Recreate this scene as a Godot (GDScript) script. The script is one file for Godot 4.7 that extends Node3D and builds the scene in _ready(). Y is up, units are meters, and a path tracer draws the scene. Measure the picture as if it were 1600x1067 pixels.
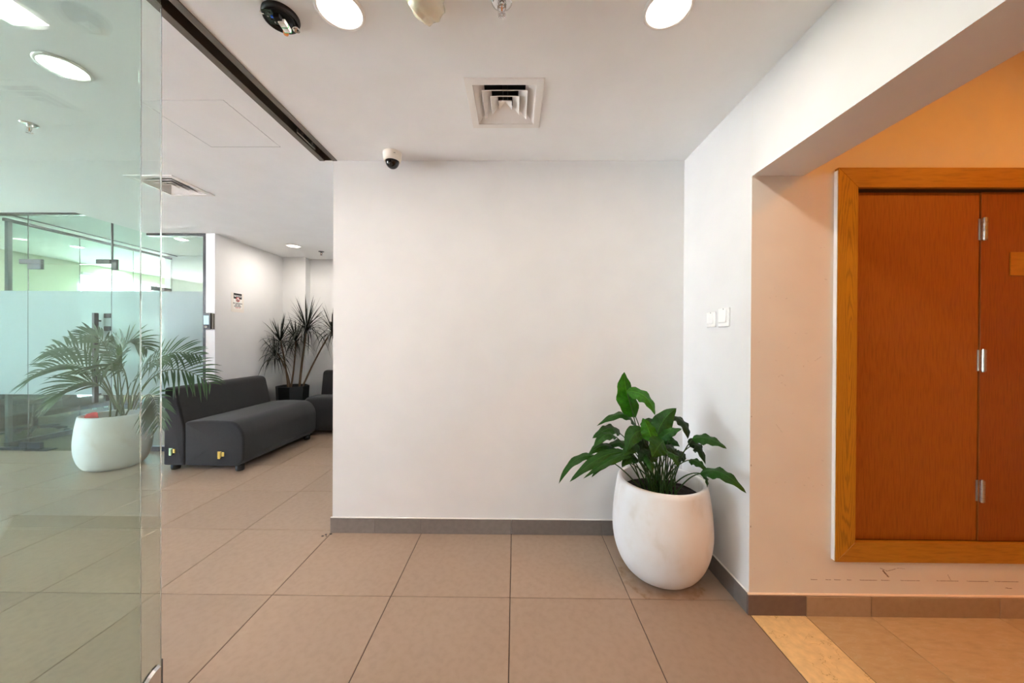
extends Node3D
# A small office lobby: white back wall, sliding glass panels on the left with a waiting area behind them,
# an arched opening on the right to a warm lit corridor with a wooden service cupboard.

const H := 2.481            # lobby ceiling
const HI := 2.72            # raised ceiling by the glass office
const WALL_Z := -2.327      # back wall
const RIGHT_X := 1.114      # right wall
const ARCH_Z := -1.663      # corridor wall, in the plane of the arch jamb
const ARCH_Y := 2.07        # underside of the header
const ARCH_T := 1.353       # far side of the header
const TILE := 0.6
const GRID_X := -1.2184
const GRID_Z := -1.7496
const OFFICE_Z := -3.98     # glass front of the office corridor

# ------------------------------------------------------------------ light levels, in one place
const CAM_PITCH := -0.2372
const CAM_YAW := 0.4979
const CAM_ROLL := 0.2767
const LOBBY_E := 0.175
const WAIT_E := 0.262
const OFFICE_E := 0.82
const WARM_E := 0.31
const WHITE_LAMP := Color(1.0, 0.965, 0.925)
const WARM_LAMP := Color(1.0, 0.64, 0.19)


var M := {}
var taken := {}
var box_cache := {}

func _ready() -> void:
	var cam := Camera3D.new(); cam.name = "camera"
	cam.fov = 88.586
	cam.position = Vector3(0, 1.291, 0)
	cam.basis = Basis.from_euler(Vector3(deg_to_rad(CAM_PITCH), deg_to_rad(CAM_YAW), 0)) * Basis(Vector3(0, 0, 1), deg_to_rad(CAM_ROLL))
	cam.near = 0.02
	cam.current = true
	add_child(cam)
	var env := Environment.new()
	var sky_mat := ProceduralSkyMaterial.new()
	sky_mat.sky_top_color = Color(0.42, 0.62, 0.86)
	sky_mat.sky_horizon_color = Color(0.80, 0.87, 0.92)
	sky_mat.ground_horizon_color = Color(0.72, 0.73, 0.72)
	sky_mat.ground_bottom_color = Color(0.55, 0.54, 0.52)
	sky_mat.sky_energy_multiplier = 2.2
	sky_mat.ground_energy_multiplier = 2.2
	var sky := Sky.new(); sky.sky_material = sky_mat
	env.background_mode = Environment.BG_SKY
	env.sky = sky
	env.tonemap_mode = Environment.TONE_MAPPER_LINEAR
	env.tonemap_exposure = 4.2
	env.sdfgi_enabled = true
	env.ssao_enabled = true
	env.ssil_enabled = true
	var we := WorldEnvironment.new(); we.name = "world"; we.environment = env
	add_child(we)
	var sun := DirectionalLight3D.new(); sun.name = "sun"
	sun.light_color = Color(1.0, 0.985, 0.965)
	sun.light_energy = 31.0
	sun.light_angular_distance = 0.6
	sun.shadow_enabled = true
	sun.basis = Basis.looking_at(Vector3(0.26, -0.78, 0.57), Vector3.UP)
	add_child(sun)

	make_materials()
	build_shell()
	build_floors()
	build_baseboards()
	build_ceiling_fittings()
	build_lobby_glass()
	build_office_front()
	build_office()
	build_waiting_area()
	build_corridor()
	build_lily()
	build_palm()
	build_dracaena()

# ------------------------------------------------------------------ naming and nodes
func numbered(called: String) -> String:
	if not taken.has(called):
		taken[called] = 0
		return called
	taken[called] += 1
	return "%s_%03d" % [called, taken[called]]

func tag(o: Node3D, label: String, category: String, group := "", kind := "") -> Node3D:
	o.set_meta("label", label)
	if category: o.set_meta("category", category)
	if group: o.set_meta("group", group)
	if kind: o.set_meta("kind", kind)
	return o

func thing(called: String, label: String, category: String, at := Vector3.ZERO, group := "") -> Node3D:
	var o := Node3D.new()
	o.name = numbered(called)
	o.position = at
	add_child(o)
	tag(o, label, category, group)
	return o

func part(parent: Node3D, called: String, mesh: Mesh, mat: Material, at := Vector3.ZERO, turn := Basis.IDENTITY) -> MeshInstance3D:
	var o := MeshInstance3D.new()
	o.name = called if parent != self else numbered(called)
	o.mesh = mesh
	o.material_override = mat
	o.transform = Transform3D(turn, at)
	o.cast_shadow = GeometryInstance3D.SHADOW_CASTING_SETTING_ON
	parent.add_child(o, true)
	return o

func struct(called: String, label: String, mesh: Mesh, mat: Material, at := Vector3.ZERO) -> MeshInstance3D:
	var o := part(self, called, mesh, mat, at)
	o.set_meta("kind", "structure")
	o.set_meta("label", label)
	return o

func struct_root(called: String, label: String) -> Node3D:
	var o := Node3D.new()
	o.name = numbered(called)
	add_child(o)
	o.set_meta("kind", "structure")
	o.set_meta("label", label)
	return o

# ------------------------------------------------------------------ shapes
func tri_out(st: SurfaceTool, a: Vector3, b: Vector3, c: Vector3, from: Vector3) -> void:
	var n := (b - a).cross(c - a).normalized()
	if n.dot((a + b + c) / 3.0 - from) < 0.0:
		n = -n
		var t := b; b = c; c = t
	for p in [a, c, b]:
		st.set_normal(n)
		var q := n.abs()
		st.set_uv(Vector2(p.x, -p.y) if q.z >= q.x and q.z >= q.y else Vector2(p.z, -p.y) if q.x >= q.y else Vector2(p.x, p.z))
		st.add_vertex(p)

func quad_out(st: SurfaceTool, a: Vector3, b: Vector3, c: Vector3, d: Vector3, from: Vector3) -> void:
	tri_out(st, a, b, c, from)
	tri_out(st, a, c, d, from)

func new_st() -> SurfaceTool:
	var st := SurfaceTool.new()
	st.begin(Mesh.PRIMITIVE_TRIANGLES)
	return st

# a box with chamfered edges
func add_box(st: SurfaceTool, c: Vector3, size: Vector3, r := 0.0) -> void:
	var h := size * 0.5
	r = minf(r, minf(h.x, minf(h.y, h.z)) * 0.98)
	for axis in 3:
		var u := (axis + 1) % 3
		var w := (axis + 2) % 3
		for s in [-1.0, 1.0]:
			var corner := func(a: float, b: float) -> Vector3:
				var p := Vector3.ZERO
				p[axis] = s * h[axis]
				p[u] = a * (h[u] - r)
				p[w] = b * (h[w] - r)
				return c + p
			quad_out(st, corner.call(-1.0, -1.0), corner.call(1.0, -1.0), corner.call(1.0, 1.0), corner.call(-1.0, 1.0), c)
		if r <= 0.0: continue
		for s in [-1.0, 1.0]:
			for t in [-1.0, 1.0]:
				var edge := func(along: float, first: bool) -> Vector3:
					var p := Vector3.ZERO
					p[axis] = along * (h[axis] - r)
					p[u] = s * (h[u] - (0.0 if first else r))
					p[w] = t * (h[w] - (r if first else 0.0))
					return c + p
				quad_out(st, edge.call(-1.0, true), edge.call(1.0, true), edge.call(1.0, false), edge.call(-1.0, false), c)
	if r > 0.0:
		for x in [-1.0, 1.0]:
			for y in [-1.0, 1.0]:
				for z in [-1.0, 1.0]:
					var k := Vector3(x, y, z)
					tri_out(st, c + k * Vector3(h.x, h.y - r, h.z - r), c + k * Vector3(h.x - r, h.y, h.z - r), c + k * Vector3(h.x - r, h.y - r, h.z), c)

func box(size: Vector3, r := 0.0) -> ArrayMesh:
	var key := "%.4f %.4f %.4f %.4f" % [size.x, size.y, size.z, r]
	if not box_cache.has(key):
		var st := new_st()
		add_box(st, Vector3.ZERO, size, r)
		box_cache[key] = st.commit()
	return box_cache[key]

# a box given by its two corners; returns [mesh, centre]
func span(a: Vector3, b: Vector3, r := 0.0) -> Array:
	return [box((b - a).abs(), r), (a + b) * 0.5]

func bpart(parent: Node3D, called: String, a: Vector3, b: Vector3, mat: Material, r := 0.0) -> MeshInstance3D:
	var s := span(a, b, r)
	return part(parent, called, s[0], mat, s[1])

func bstruct(called: String, label: String, a: Vector3, b: Vector3, mat: Material) -> MeshInstance3D:
	var s := span(a, b)
	return struct(called, label, s[0], mat, s[1])

# a surface of revolution about y; the profile is (radius, height) from the outside bottom onwards
func lathe(profile: Array, seg := 48, turn := 0.0, smooth := true) -> ArrayMesh:
	var st := new_st()
	var rows := profile.size()
	var length := 0.0
	for j in rows - 1:
		var p: Vector2 = profile[j]
		var q: Vector2 = profile[j + 1]
		var l2 := length + p.distance_to(q)
		for i in seg:
			var a0 := TAU * i / seg + turn
			var a1 := TAU * (i + 1) / seg + turn
			var A := Vector3(p.x * cos(a0), p.y, p.x * sin(a0))
			var B := Vector3(p.x * cos(a1), p.y, p.x * sin(a1))
			var C := Vector3(q.x * cos(a1), q.y, q.x * sin(a1))
			var D := Vector3(q.x * cos(a0), q.y, q.x * sin(a0))
			var uv := [Vector2(float(i) / seg, length), Vector2(float(i + 1) / seg, length), Vector2(float(i + 1) / seg, l2), Vector2(float(i) / seg, l2)]
			st.set_smooth_group(0 if smooth else -1)
			for t in [[A, B, C, 0, 1, 2], [A, C, D, 0, 2, 3]]:
				if (t[0] - t[1]).length() < 1e-6 or (t[1] - t[2]).length() < 1e-6 or (t[0] - t[2]).length() < 1e-6: continue
				for k in 3:
					st.set_uv(uv[t[3 + k]])
					st.add_vertex(t[k])
		length = l2
	st.generate_normals()
	return st.commit()

func bez(a: Vector3, b: Vector3, c: Vector3, t: float) -> Vector3:
	return a.lerp(b, t).lerp(b.lerp(c, t), t)

func add_tube(st: SurfaceTool, pts: Array, r0: float, r1: float, seg := 8) -> void:
	var rings := []
	var side := Vector3.ZERO
	for i in pts.size():
		var d: Vector3 = (pts[mini(i + 1, pts.size() - 1)] - pts[maxi(i - 1, 0)]).normalized()
		if side == Vector3.ZERO:
			side = d.cross(Vector3(0.31, 0.2, 0.93)).normalized()
		side = (side - d * side.dot(d)).normalized()
		var up := side.cross(d)
		var r := lerpf(r0, r1, float(i) / (pts.size() - 1))
		var ring := []
		for k in seg:
			var a := TAU * k / seg
			ring.append([pts[i] + (side * cos(a) + up * sin(a)) * r, side * cos(a) + up * sin(a)])
		rings.append(ring)
	for i in pts.size() - 1:
		for k in seg:
			var q := [rings[i][k], rings[i][(k + 1) % seg], rings[i + 1][(k + 1) % seg], rings[i + 1][k]]
			for j in [0, 1, 2, 0, 2, 3]:
				st.set_normal(q[j][1])
				st.set_uv(Vector2(float(k) / seg, float(i) / pts.size()))
				st.add_vertex(q[j][0])
	for e in [[0, pts[0]], [pts.size() - 1, pts[-1]]]:
		for k in seg:
			tri_out(st, e[1], rings[e[0]][k][0], rings[e[0]][(k + 1) % seg][0], pts[pts.size() / 2])

func tube(pts: Array, r0: float, r1: float, seg := 8) -> ArrayMesh:
	var st := new_st()
	add_tube(st, pts, r0, r1, seg)
	return st.commit()

func curve_pts(a: Vector3, b: Vector3, c: Vector3, n: int) -> Array:
	var out := []
	for i in n + 1: out.append(bez(a, b, c, float(i) / n))
	return out

# an upholstered block: an outline in x-y, loft along z with softly rounded ends
func cushion(outline: PackedVector2Array, z0: float, z1: float, r: float) -> ArrayMesh:
	var n := outline.size()
	var centre := Vector2.ZERO
	for p in outline: centre += p / n
	var normals := PackedVector2Array()
	var area := 0.0
	for i in n:
		area += outline[i].cross(outline[(i + 1) % n])
	for i in n:
		var e0 := (outline[i] - outline[(i + n - 1) % n]).normalized()
		var e1 := (outline[(i + 1) % n] - outline[i]).normalized()
		var nn := (Vector2(e0.y, -e0.x) + Vector2(e1.y, -e1.x)).normalized()
		normals.append(nn if area > 0 else -nn)
	var steps := 5
	# ring list: ends inset by r, middle full
	var rings := []
	for k in steps + 1:
		var a := PI / 2 * k / steps
		rings.append([z0 + (z1 - z0) / absf(z1 - z0) * r * (1.0 - cos(a)), r * (1.0 - sin(a))])
	for k in range(1, 6):
		rings.append([lerpf(z0, z1, k / 6.0), 0.0])
	for k in steps + 1:
		var a := PI / 2 * (steps - k) / steps
		rings.append([z1 - (z1 - z0) / absf(z1 - z0) * r * (1.0 - cos(a)), r * (1.0 - sin(a))])
	var st := new_st()
	st.set_smooth_group(0)
	var mid := Vector3(centre.x, centre.y, (z0 + z1) / 2)
	var at := func(ring: Array, i: int) -> Vector3:
		var p: Vector2 = outline[i % n] - normals[i % n] * ring[1]
		return Vector3(p.x, p.y, ring[0])
	for k in rings.size() - 1:
		for i in n:
			var A: Vector3 = at.call(rings[k], i)
			var B: Vector3 = at.call(rings[k], i + 1)
			var C: Vector3 = at.call(rings[k + 1], i + 1)
			var D: Vector3 = at.call(rings[k + 1], i)
			var nn := (normals[i] + normals[(i + 1) % n])
			var out := Vector3(nn.x, nn.y, 0) + Vector3(0, 0, (rings[k][0] - mid.z) * 0.3)
			for t in [[A, B, C], [A, C, D]]:
				var f: Vector3 = (t[1] - t[0]).cross(t[2] - t[0])
				var order := [0, 2, 1] if f.dot(out) > 0 else [0, 1, 2]
				for j in order:
					st.set_uv(Vector2(t[j].z, t[j].y))
					st.add_vertex(t[j])
	for e in [0, rings.size() - 1]:
		var out := Vector3(0, 0, rings[e][0] - mid.z)
		var hub := Vector3(centre.x, centre.y, rings[e][0])
		for i in n:
			var t := [hub, at.call(rings[e], i), at.call(rings[e], i + 1)]
			var f: Vector3 = (t[1] - t[0]).cross(t[2] - t[0])
			for j in ([0, 2, 1] if f.dot(out) > 0 else [0, 1, 2]):
				st.set_uv(Vector2(t[j].x, t[j].y))
				st.add_vertex(t[j])
	st.generate_normals()
	return st.commit()

# a rounded outline through corner points: each corner [x, y, radius]
func rounded(corners: Array, steps := 6) -> PackedVector2Array:
	var out := PackedVector2Array()
	var n := corners.size()
	for i in n:
		var p := Vector2(corners[i][0], corners[i][1])
		var a := Vector2(corners[(i + n - 1) % n][0], corners[(i + n - 1) % n][1])
		var b := Vector2(corners[(i + 1) % n][0], corners[(i + 1) % n][1])
		var r: float = corners[i][2]
		if r <= 0.0:
			out.append(p)
			continue
		var pa := p + (a - p).normalized() * r
		var pb := p + (b - p).normalized() * r
		for k in steps + 1:
			var t := float(k) / steps
			out.append(pa.lerp(p, t).lerp(p.lerp(pb, t), t))
	return out

# ------------------------------------------------------------------ materials
func mat(color: Color, rough := 0.8, metal := 0.0) -> StandardMaterial3D:
	var m := StandardMaterial3D.new()
	m.albedo_color = color
	m.roughness = rough
	m.metallic = metal
	return m

func noise_tex(sd: int, freq: float, stops: Array, size := 512, kind := FastNoiseLite.TYPE_SIMPLEX_SMOOTH, octaves := 4) -> NoiseTexture2D:
	var n := FastNoiseLite.new()
	n.seed = sd
	n.noise_type = kind
	n.frequency = freq
	n.fractal_octaves = octaves
	var t := NoiseTexture2D.new()
	t.width = size; t.height = size
	t.seamless = true
	t.noise = n
	var g := Gradient.new()
	var offs := PackedFloat32Array()
	var cols := PackedColorArray()
	for s in stops:
		offs.append(s[0]); cols.append(s[1])
	g.offsets = offs; g.colors = cols
	t.color_ramp = g
	return t

func grey(v: float) -> Color: return Color(v, v, v)

func triplanar(m: StandardMaterial3D, scale: Vector3, world := true) -> StandardMaterial3D:
	m.uv1_triplanar = true
	m.uv1_world_triplanar = world
	m.uv1_scale = scale
	m.uv1_triplanar_sharpness = 8.0
	return m

func textured(tex: Texture2D, scale: Vector3, rough: float, world := true) -> StandardMaterial3D:
	var m := mat(Color.WHITE, rough)
	m.albedo_texture = tex
	return triplanar(m, scale, world)

func glass(tint: Color) -> StandardMaterial3D:
	var m := mat(tint, 0.0)
	m.albedo_color.a = 0.0
	m.transparency = BaseMaterial3D.TRANSPARENCY_ALPHA
	m.refraction_enabled = true
	m.refraction_scale = 0.05
	m.metallic_specular = 0.36
	return m

func paint(color: Color, sd: int) -> StandardMaterial3D:
	var m := textured(noise_tex(sd, 0.012, [[0.0, color.darkened(0.018)], [1.0, color.lightened(0.018)]], 512), Vector3(0.45, 0.45, 0.45), 0.62)
	m.heightmap_enabled = true
	m.heightmap_texture = M.stipple
	m.heightmap_scale = 0.10
	return m

func tile_mat(color: Color, sd: int) -> StandardMaterial3D:
	var m := textured(noise_tex(sd, 0.02, [[0.0, color.darkened(0.045)], [0.5, color], [1.0, color.lightened(0.03)]], 512, FastNoiseLite.TYPE_SIMPLEX_SMOOTH, 6), Vector3(2.3, 2.3, 2.3), 0.5)
	m.metallic_specular = 0.42
	return m

func make_materials() -> void:
	M.stipple = noise_tex(5, 0.08, [[0.0, grey(0.42)], [1.0, grey(0.58)]], 512)
	M.wall = paint(Color(0.89, 0.885, 0.875), 11)
	M.ceiling = paint(Color(0.962, 0.965, 0.958), 12)
	M.jamb = paint(Color(0.90, 0.895, 0.88), 13)
	M.office_wall = paint(Color(0.79, 0.765, 0.68), 15)
	M.tiles = []
	for i in 4:
		M.tiles.append(tile_mat(Color(0.635, 0.545, 0.465).darkened(0.015 * i), 21 + i))
	M.grout = mat(Color(0.27, 0.23, 0.20), 0.9)
	M.base_tile = tile_mat(Color(0.50, 0.465, 0.435), 31)
	M.base_tile_b = tile_mat(Color(0.475, 0.44, 0.41), 32)
	M.base_tile_brown = tile_mat(Color(0.44, 0.37, 0.33), 33)
	M.base_beige = tile_mat(Color(0.66, 0.56, 0.44), 34)
	M.base_beige_b = tile_mat(Color(0.63, 0.53, 0.40), 35)
	M.caulk = mat(Color(0.93, 0.91, 0.88), 0.5)
	M.peach_caulk = mat(Color(0.93, 0.83, 0.72), 0.5)
	M.corridor_wall = mat(Color.WHITE, 0.6)
	M.corridor_wall.albedo_texture = scuffed_paint()
	M.corridor_plain = paint(Color(0.90, 0.80, 0.70), 14)
	M.corridor_tile = []
	for i in 3:
		var c := Color(0.75, 0.63, 0.455).darkened(0.02 * i)
		var m := textured(noise_tex(41 + i, 0.018, [[0.0, c.darkened(0.07)], [0.45, c], [0.62, c], [0.72, c.lightened(0.07)], [1.0, c.darkened(0.03)]], 512, FastNoiseLite.TYPE_SIMPLEX_SMOOTH, 5), Vector3(1.1, 1.1, 3.4), 0.42)
		M.corridor_tile.append(m)
	M.marble = mat(Color.WHITE, 0.32)
	M.marble.albedo_texture = marble_image()
	triplanar(M.marble, Vector3(2.1, 2.1, 2.1))
	M.veneer = []
	for i in 2:
		var c: Color = [Color(0.60, 0.33, 0.06), Color(0.55, 0.28, 0.05)][i]
		M.veneer.append(wood(c, 51 + i, Vector3(7.0, 0.5, 7.0), 0.42))
	M.wood_stile = wood(Color(0.70, 0.48, 0.10), 55, Vector3(3.2, 0.42, 3.2), 0.38)
	M.wood_rail = wood(Color(0.68, 0.455, 0.10), 56, Vector3(0.42, 3.2, 3.2), 0.38)
	M.steel = mat(Color(0.74, 0.72, 0.69), 0.3, 1.0)
	M.brass = mat(Color(0.70, 0.50, 0.22), 0.35, 1.0)
	M.chrome = mat(Color(0.86, 0.86, 0.86), 0.12, 1.0)
	M.zinc_gold = mat(Color(0.86, 0.76, 0.42), 0.3, 1.0)
	M.zinc_green = mat(Color(0.70, 0.82, 0.68), 0.3, 1.0)
	M.alu = mat(Color(0.43, 0.40, 0.36), 0.5, 0.2)
	M.black = mat(Color(0.055, 0.055, 0.06), 0.5)
	M.black_metal = mat(Color(0.10, 0.105, 0.11), 0.45, 0.2)
	M.satin_grey = mat(Color(0.36, 0.37, 0.38), 0.4, 0.6)
	M.galvanised = mat(Color(0.42, 0.43, 0.43), 0.6, 0.3)
	M.white_metal = mat(Color(0.93, 0.915, 0.89), 0.42)
	M.white_plastic = mat(Color(0.94, 0.935, 0.92), 0.35)
	M.cream_plastic = mat(Color(0.95, 0.92, 0.86), 0.38)
	M.pane = glass(Color(0.925, 0.978, 0.962))
	M.office_pane = glass(Color(0.90, 0.985, 0.955))
	M.window_glass = mat(Color(0.85, 0.93, 0.95, 0.06), 0.02)
	M.window_glass.transparency = BaseMaterial3D.TRANSPARENCY_ALPHA
	M.film = mat(Color(0.70, 0.765, 0.77, 0.88), 0.75)
	M.film.transparency = BaseMaterial3D.TRANSPARENCY_ALPHA
	M.film.backlight_enabled = true
	M.film.backlight = Color(0.97, 0.99, 1.0)
	M.fabric = fabric_mat(Color(0.142, 0.137, 0.138))
	M.carpet = textured(noise_tex(61, 0.06, [[0.0, Color(0.29, 0.265, 0.17)], [1.0, Color(0.38, 0.35, 0.235)]], 512), Vector3(1.5, 1.5, 1.5), 0.95)
	M.paving = mat(Color(0.76, 0.765, 0.77), 0.9)
	M.desk = mat(Color(0.16, 0.15, 0.145), 0.5)
	M.brown_board = mat(Color(0.36, 0.27, 0.21), 0.6)
	M.pot = pot_mat()
	M.pot_rim = mat(Color(0.88, 0.83, 0.77), 0.7)
	M.black_pot = mat(Color(0.05, 0.06, 0.06), 0.5)
	M.soil = textured(noise_tex(71, 0.05, [[0.0, Color(0.03, 0.025, 0.02)], [0.6, Color(0.12, 0.09, 0.07)], [1.0, Color(0.22, 0.17, 0.12)]], 256), Vector3(5, 5, 5), 1.0)
	M.lily_leaf = leaf_mat(Color(0.10, 0.27, 0.045), Color(0.19, 0.40, 0.09), 0.42)
	M.lily_leaf_fresh = leaf_mat(Color(0.16, 0.40, 0.04), Color(0.29, 0.54, 0.10), 0.42)
	M.lily_leaf_dark = leaf_mat(Color(0.075, 0.175, 0.045), Color(0.12, 0.25, 0.07), 0.45)
	M.lily_stem = mat(Color(0.17, 0.30, 0.10), 0.5)
	M.palm_leaf = mat(Color(0.15, 0.26, 0.11), 0.45)
	M.palm_leaf.backlight_enabled = true
	M.palm_leaf.backlight = Color(0.16, 0.26, 0.08)
	M.palm_stem = mat(Color(0.30, 0.36, 0.16), 0.55)
	M.dracaena_leaf = mat(Color(0.10, 0.13, 0.075), 0.5)
	M.dracaena_trunk = textured(noise_tex(73, 0.08, [[0.0, Color(0.27, 0.20, 0.13)], [1.0, Color(0.46, 0.36, 0.25)]], 256), Vector3(4, 14, 4), 0.9)
	M.red_cloth = mat(Color(0.78, 0.16, 0.12), 0.7)
	M.pcb = textured(noise_tex(74, 0.12, [[0.0, Color(0.08, 0.14, 0.12)], [0.5, Color(0.14, 0.24, 0.19)], [0.8, Color(0.32, 0.38, 0.33)], [1.0, Color(0.5, 0.52, 0.47)]], 256), Vector3(9, 9, 9), 0.5)
	M.blue = mat(Color(0.12, 0.35, 0.80), 0.4)
	M.green = mat(Color(0.03, 0.72, 0.42), 0.4)
	M.orange = mat(Color(0.74, 0.42, 0.12), 0.45)
	M.paper = mat(Color(0.93, 0.92, 0.90), 0.6)
	M.ink = mat(Color(0.10, 0.09, 0.09), 0.6)
	M.red_ink = mat(Color(0.80, 0.16, 0.14), 0.6)
	M.laminate = mat(Color(0.90, 0.87, 0.83), 0.28)
	M.dome = mat(Color(0.035, 0.033, 0.032), 0.06)
	M.screw = mat(Color(0.6, 0.5, 0.4), 0.4, 0.8)
	M.screen = mat(Color(0.62, 0.78, 0.83), 0.25)
	M.bag = mat(Color(0.93, 0.90, 0.80), 0.24)
	M.bag.subsurf_scatter_enabled = true
	M.bag.subsurf_scatter_strength = 0.25
	M.blind = mat(Color(0.90, 0.90, 0.88), 0.6)
	M.plaster = mat(Color(0.92, 0.90, 0.88), 0.8)
	M.lens = mat(Color(1, 1, 1), 0.4)
	M.lens.emission_enabled = true
	M.lens.emission = WHITE_LAMP
	M.lens.emission_energy_multiplier = 0.9
	M.warm_lens = mat(Color(1, 1, 1), 0.4)
	M.warm_lens.emission_enabled = true
	M.warm_lens.emission = WARM_LAMP
	M.warm_lens.emission_energy_multiplier = 0.9

func wood(c: Color, sd: int, scale: Vector3, rough: float) -> StandardMaterial3D:
	var m := textured(noise_tex(sd, 0.03, [[0.0, c.darkened(0.16)], [0.4, c.darkened(0.03)], [0.7, c.lightened(0.03)], [1.0, c.darkened(0.10)]], 512, FastNoiseLite.TYPE_SIMPLEX_SMOOTH, 5), scale, rough)
	m.metallic_specular = 0.45
	return m

# flat-sawn board: nested arches of grain up the left stile of the cupboard frame
func cathedral_grain() -> StandardMaterial3D:
	var im := Image.create(96, 1024, false, Image.FORMAT_RGB8)
	var n := FastNoiseLite.new(); n.seed = 57; n.frequency = 0.012
	var f := FastNoiseLite.new(); f.seed = 58; f.frequency = 0.09
	var base := Color(0.70, 0.48, 0.10)
	for y in 1024:
		for x in 96:
			var u := (x - 64.0) / 96.0
			var v := (y - 470.0) / 1024.0
			var r := sqrt(u * u * 1.0 + v * v * 0.9 * (1.0 + 0.6 * u)) * 15.0 + 1.6 * n.get_noise_2d(x * 1.4, y * 0.25) + u * 2.0
			var ring := pow(0.5 + 0.5 * sin(r * TAU), 3.0)
			im.set_pixel(x, y, base * (1.03 - 0.17 * ring + 0.05 * f.get_noise_2d(x * 2.0, y * 0.12)))
	var m := mat(Color.WHITE, 0.38)
	m.metallic_specular = 0.45
	m.albedo_texture = ImageTexture.create_from_image(im)
	m.uv1_scale = Vector3(1.0 / 0.091, 1.0 / 1.838, 1.0)
	m.uv1_offset = Vector3(-1.501 / 0.091, 2.1 / 1.838, 0.0)
	return m

func fabric_mat(c: Color) -> StandardMaterial3D:
	var im := Image.create(128, 128, false, Image.FORMAT_RGB8)
	var rng := RandomNumberGenerator.new(); rng.seed = 8
	for y in 128:
		for x in 128:
			var over := ((x / 2) + (y / 2)) % 2 == 0
			var k := (1.12 if over else 0.82) + rng.randf_range(-0.28, 0.28)
			im.set_pixel(x, y, Color(c.r * k, c.g * k, c.b * k))
	var m := textured(ImageTexture.create_from_image(im), Vector3(5.5, 5.5, 5.5), 0.95)
	m.rim_enabled = true
	m.rim = 0.35
	m.rim_tint = 0.6
	return m

func pot_mat() -> StandardMaterial3D:
	var m := textured(noise_tex(81, 0.009, [[0.0, Color(0.875, 0.85, 0.81)], [0.3, Color(0.915, 0.90, 0.88)], [0.6, Color(0.925, 0.92, 0.908)], [1.0, Color(0.935, 0.93, 0.92)]], 512, FastNoiseLite.TYPE_SIMPLEX_SMOOTH, 6), Vector3(1.5, 0.8, 1.5), 0.55)
	m.heightmap_enabled = true
	m.heightmap_texture = noise_tex(82, 0.03, [[0.0, grey(0.3)], [1.0, grey(0.7)]], 512, FastNoiseLite.TYPE_SIMPLEX_SMOOTH, 5)
	m.heightmap_scale = 0.12
	return m

func leaf_mat(c: Color, vein: Color, rough: float) -> StandardMaterial3D:
	var im := Image.create(128, 256, false, Image.FORMAT_RGB8)
	var hm := Image.create(128, 256, false, Image.FORMAT_RGB8)
	var n := FastNoiseLite.new(); n.seed = 3; n.frequency = 0.03
	for y in 256:
		for x in 128:
			var s := absf(x - 63.5) / 63.5
			var mid := exp(-pow(s / 0.035, 2.0))
			var phase := y / 256.0 * 17.0 - s * 2.6
			var vv := pow(maxf(0.0, cos(phase * TAU)), 6.0) * 0.45
			var k := 1.0 + 0.22 * n.get_noise_2d(x, y)
			im.set_pixel(x, y, (c * k).lerp(vein, clampf(mid + vv * 0.5, 0.0, 1.0)))
			hm.set_pixel(x, y, grey(clampf(0.6 - 0.35 * vv - 0.4 * mid, 0.0, 1.0)))
	var m := mat(Color.WHITE, rough)
	m.albedo_texture = ImageTexture.create_from_image(im)
	m.heightmap_enabled = true
	m.heightmap_texture = ImageTexture.create_from_image(hm)
	m.heightmap_scale = 0.25
	m.backlight_enabled = true
	m.metallic_specular = 0.32
	m.backlight = Color(c.r * 1.2, c.g * 1.2, c.b * 0.7)
	return m

func marble_image() -> ImageTexture:
	var im := Image.create(512, 512, false, Image.FORMAT_RGB8)
	var a := FastNoiseLite.new(); a.seed = 91; a.frequency = 0.010; a.fractal_octaves = 5
	var b := FastNoiseLite.new(); b.seed = 92; b.frequency = 0.006; b.fractal_octaves = 3
	var c := FastNoiseLite.new(); c.seed = 93; c.frequency = 0.02
	for y in 512:
		for x in 512:
			var v := absf(a.get_noise_2d(x, y * 1.3))
			var mask := clampf(b.get_noise_2d(x, y) * 2.2 + 0.45, 0.0, 1.0)
			var vein := exp(-pow(v / 0.016, 2.0)) * mask
			var base := Color(0.89, 0.765, 0.55) * (1.0 + 0.07 * c.get_noise_2d(x, y))
			im.set_pixel(x, y, base.lerp(Color(0.60, 0.44, 0.22), vein * 0.95))
	return ImageTexture.create_from_image(im)

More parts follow.
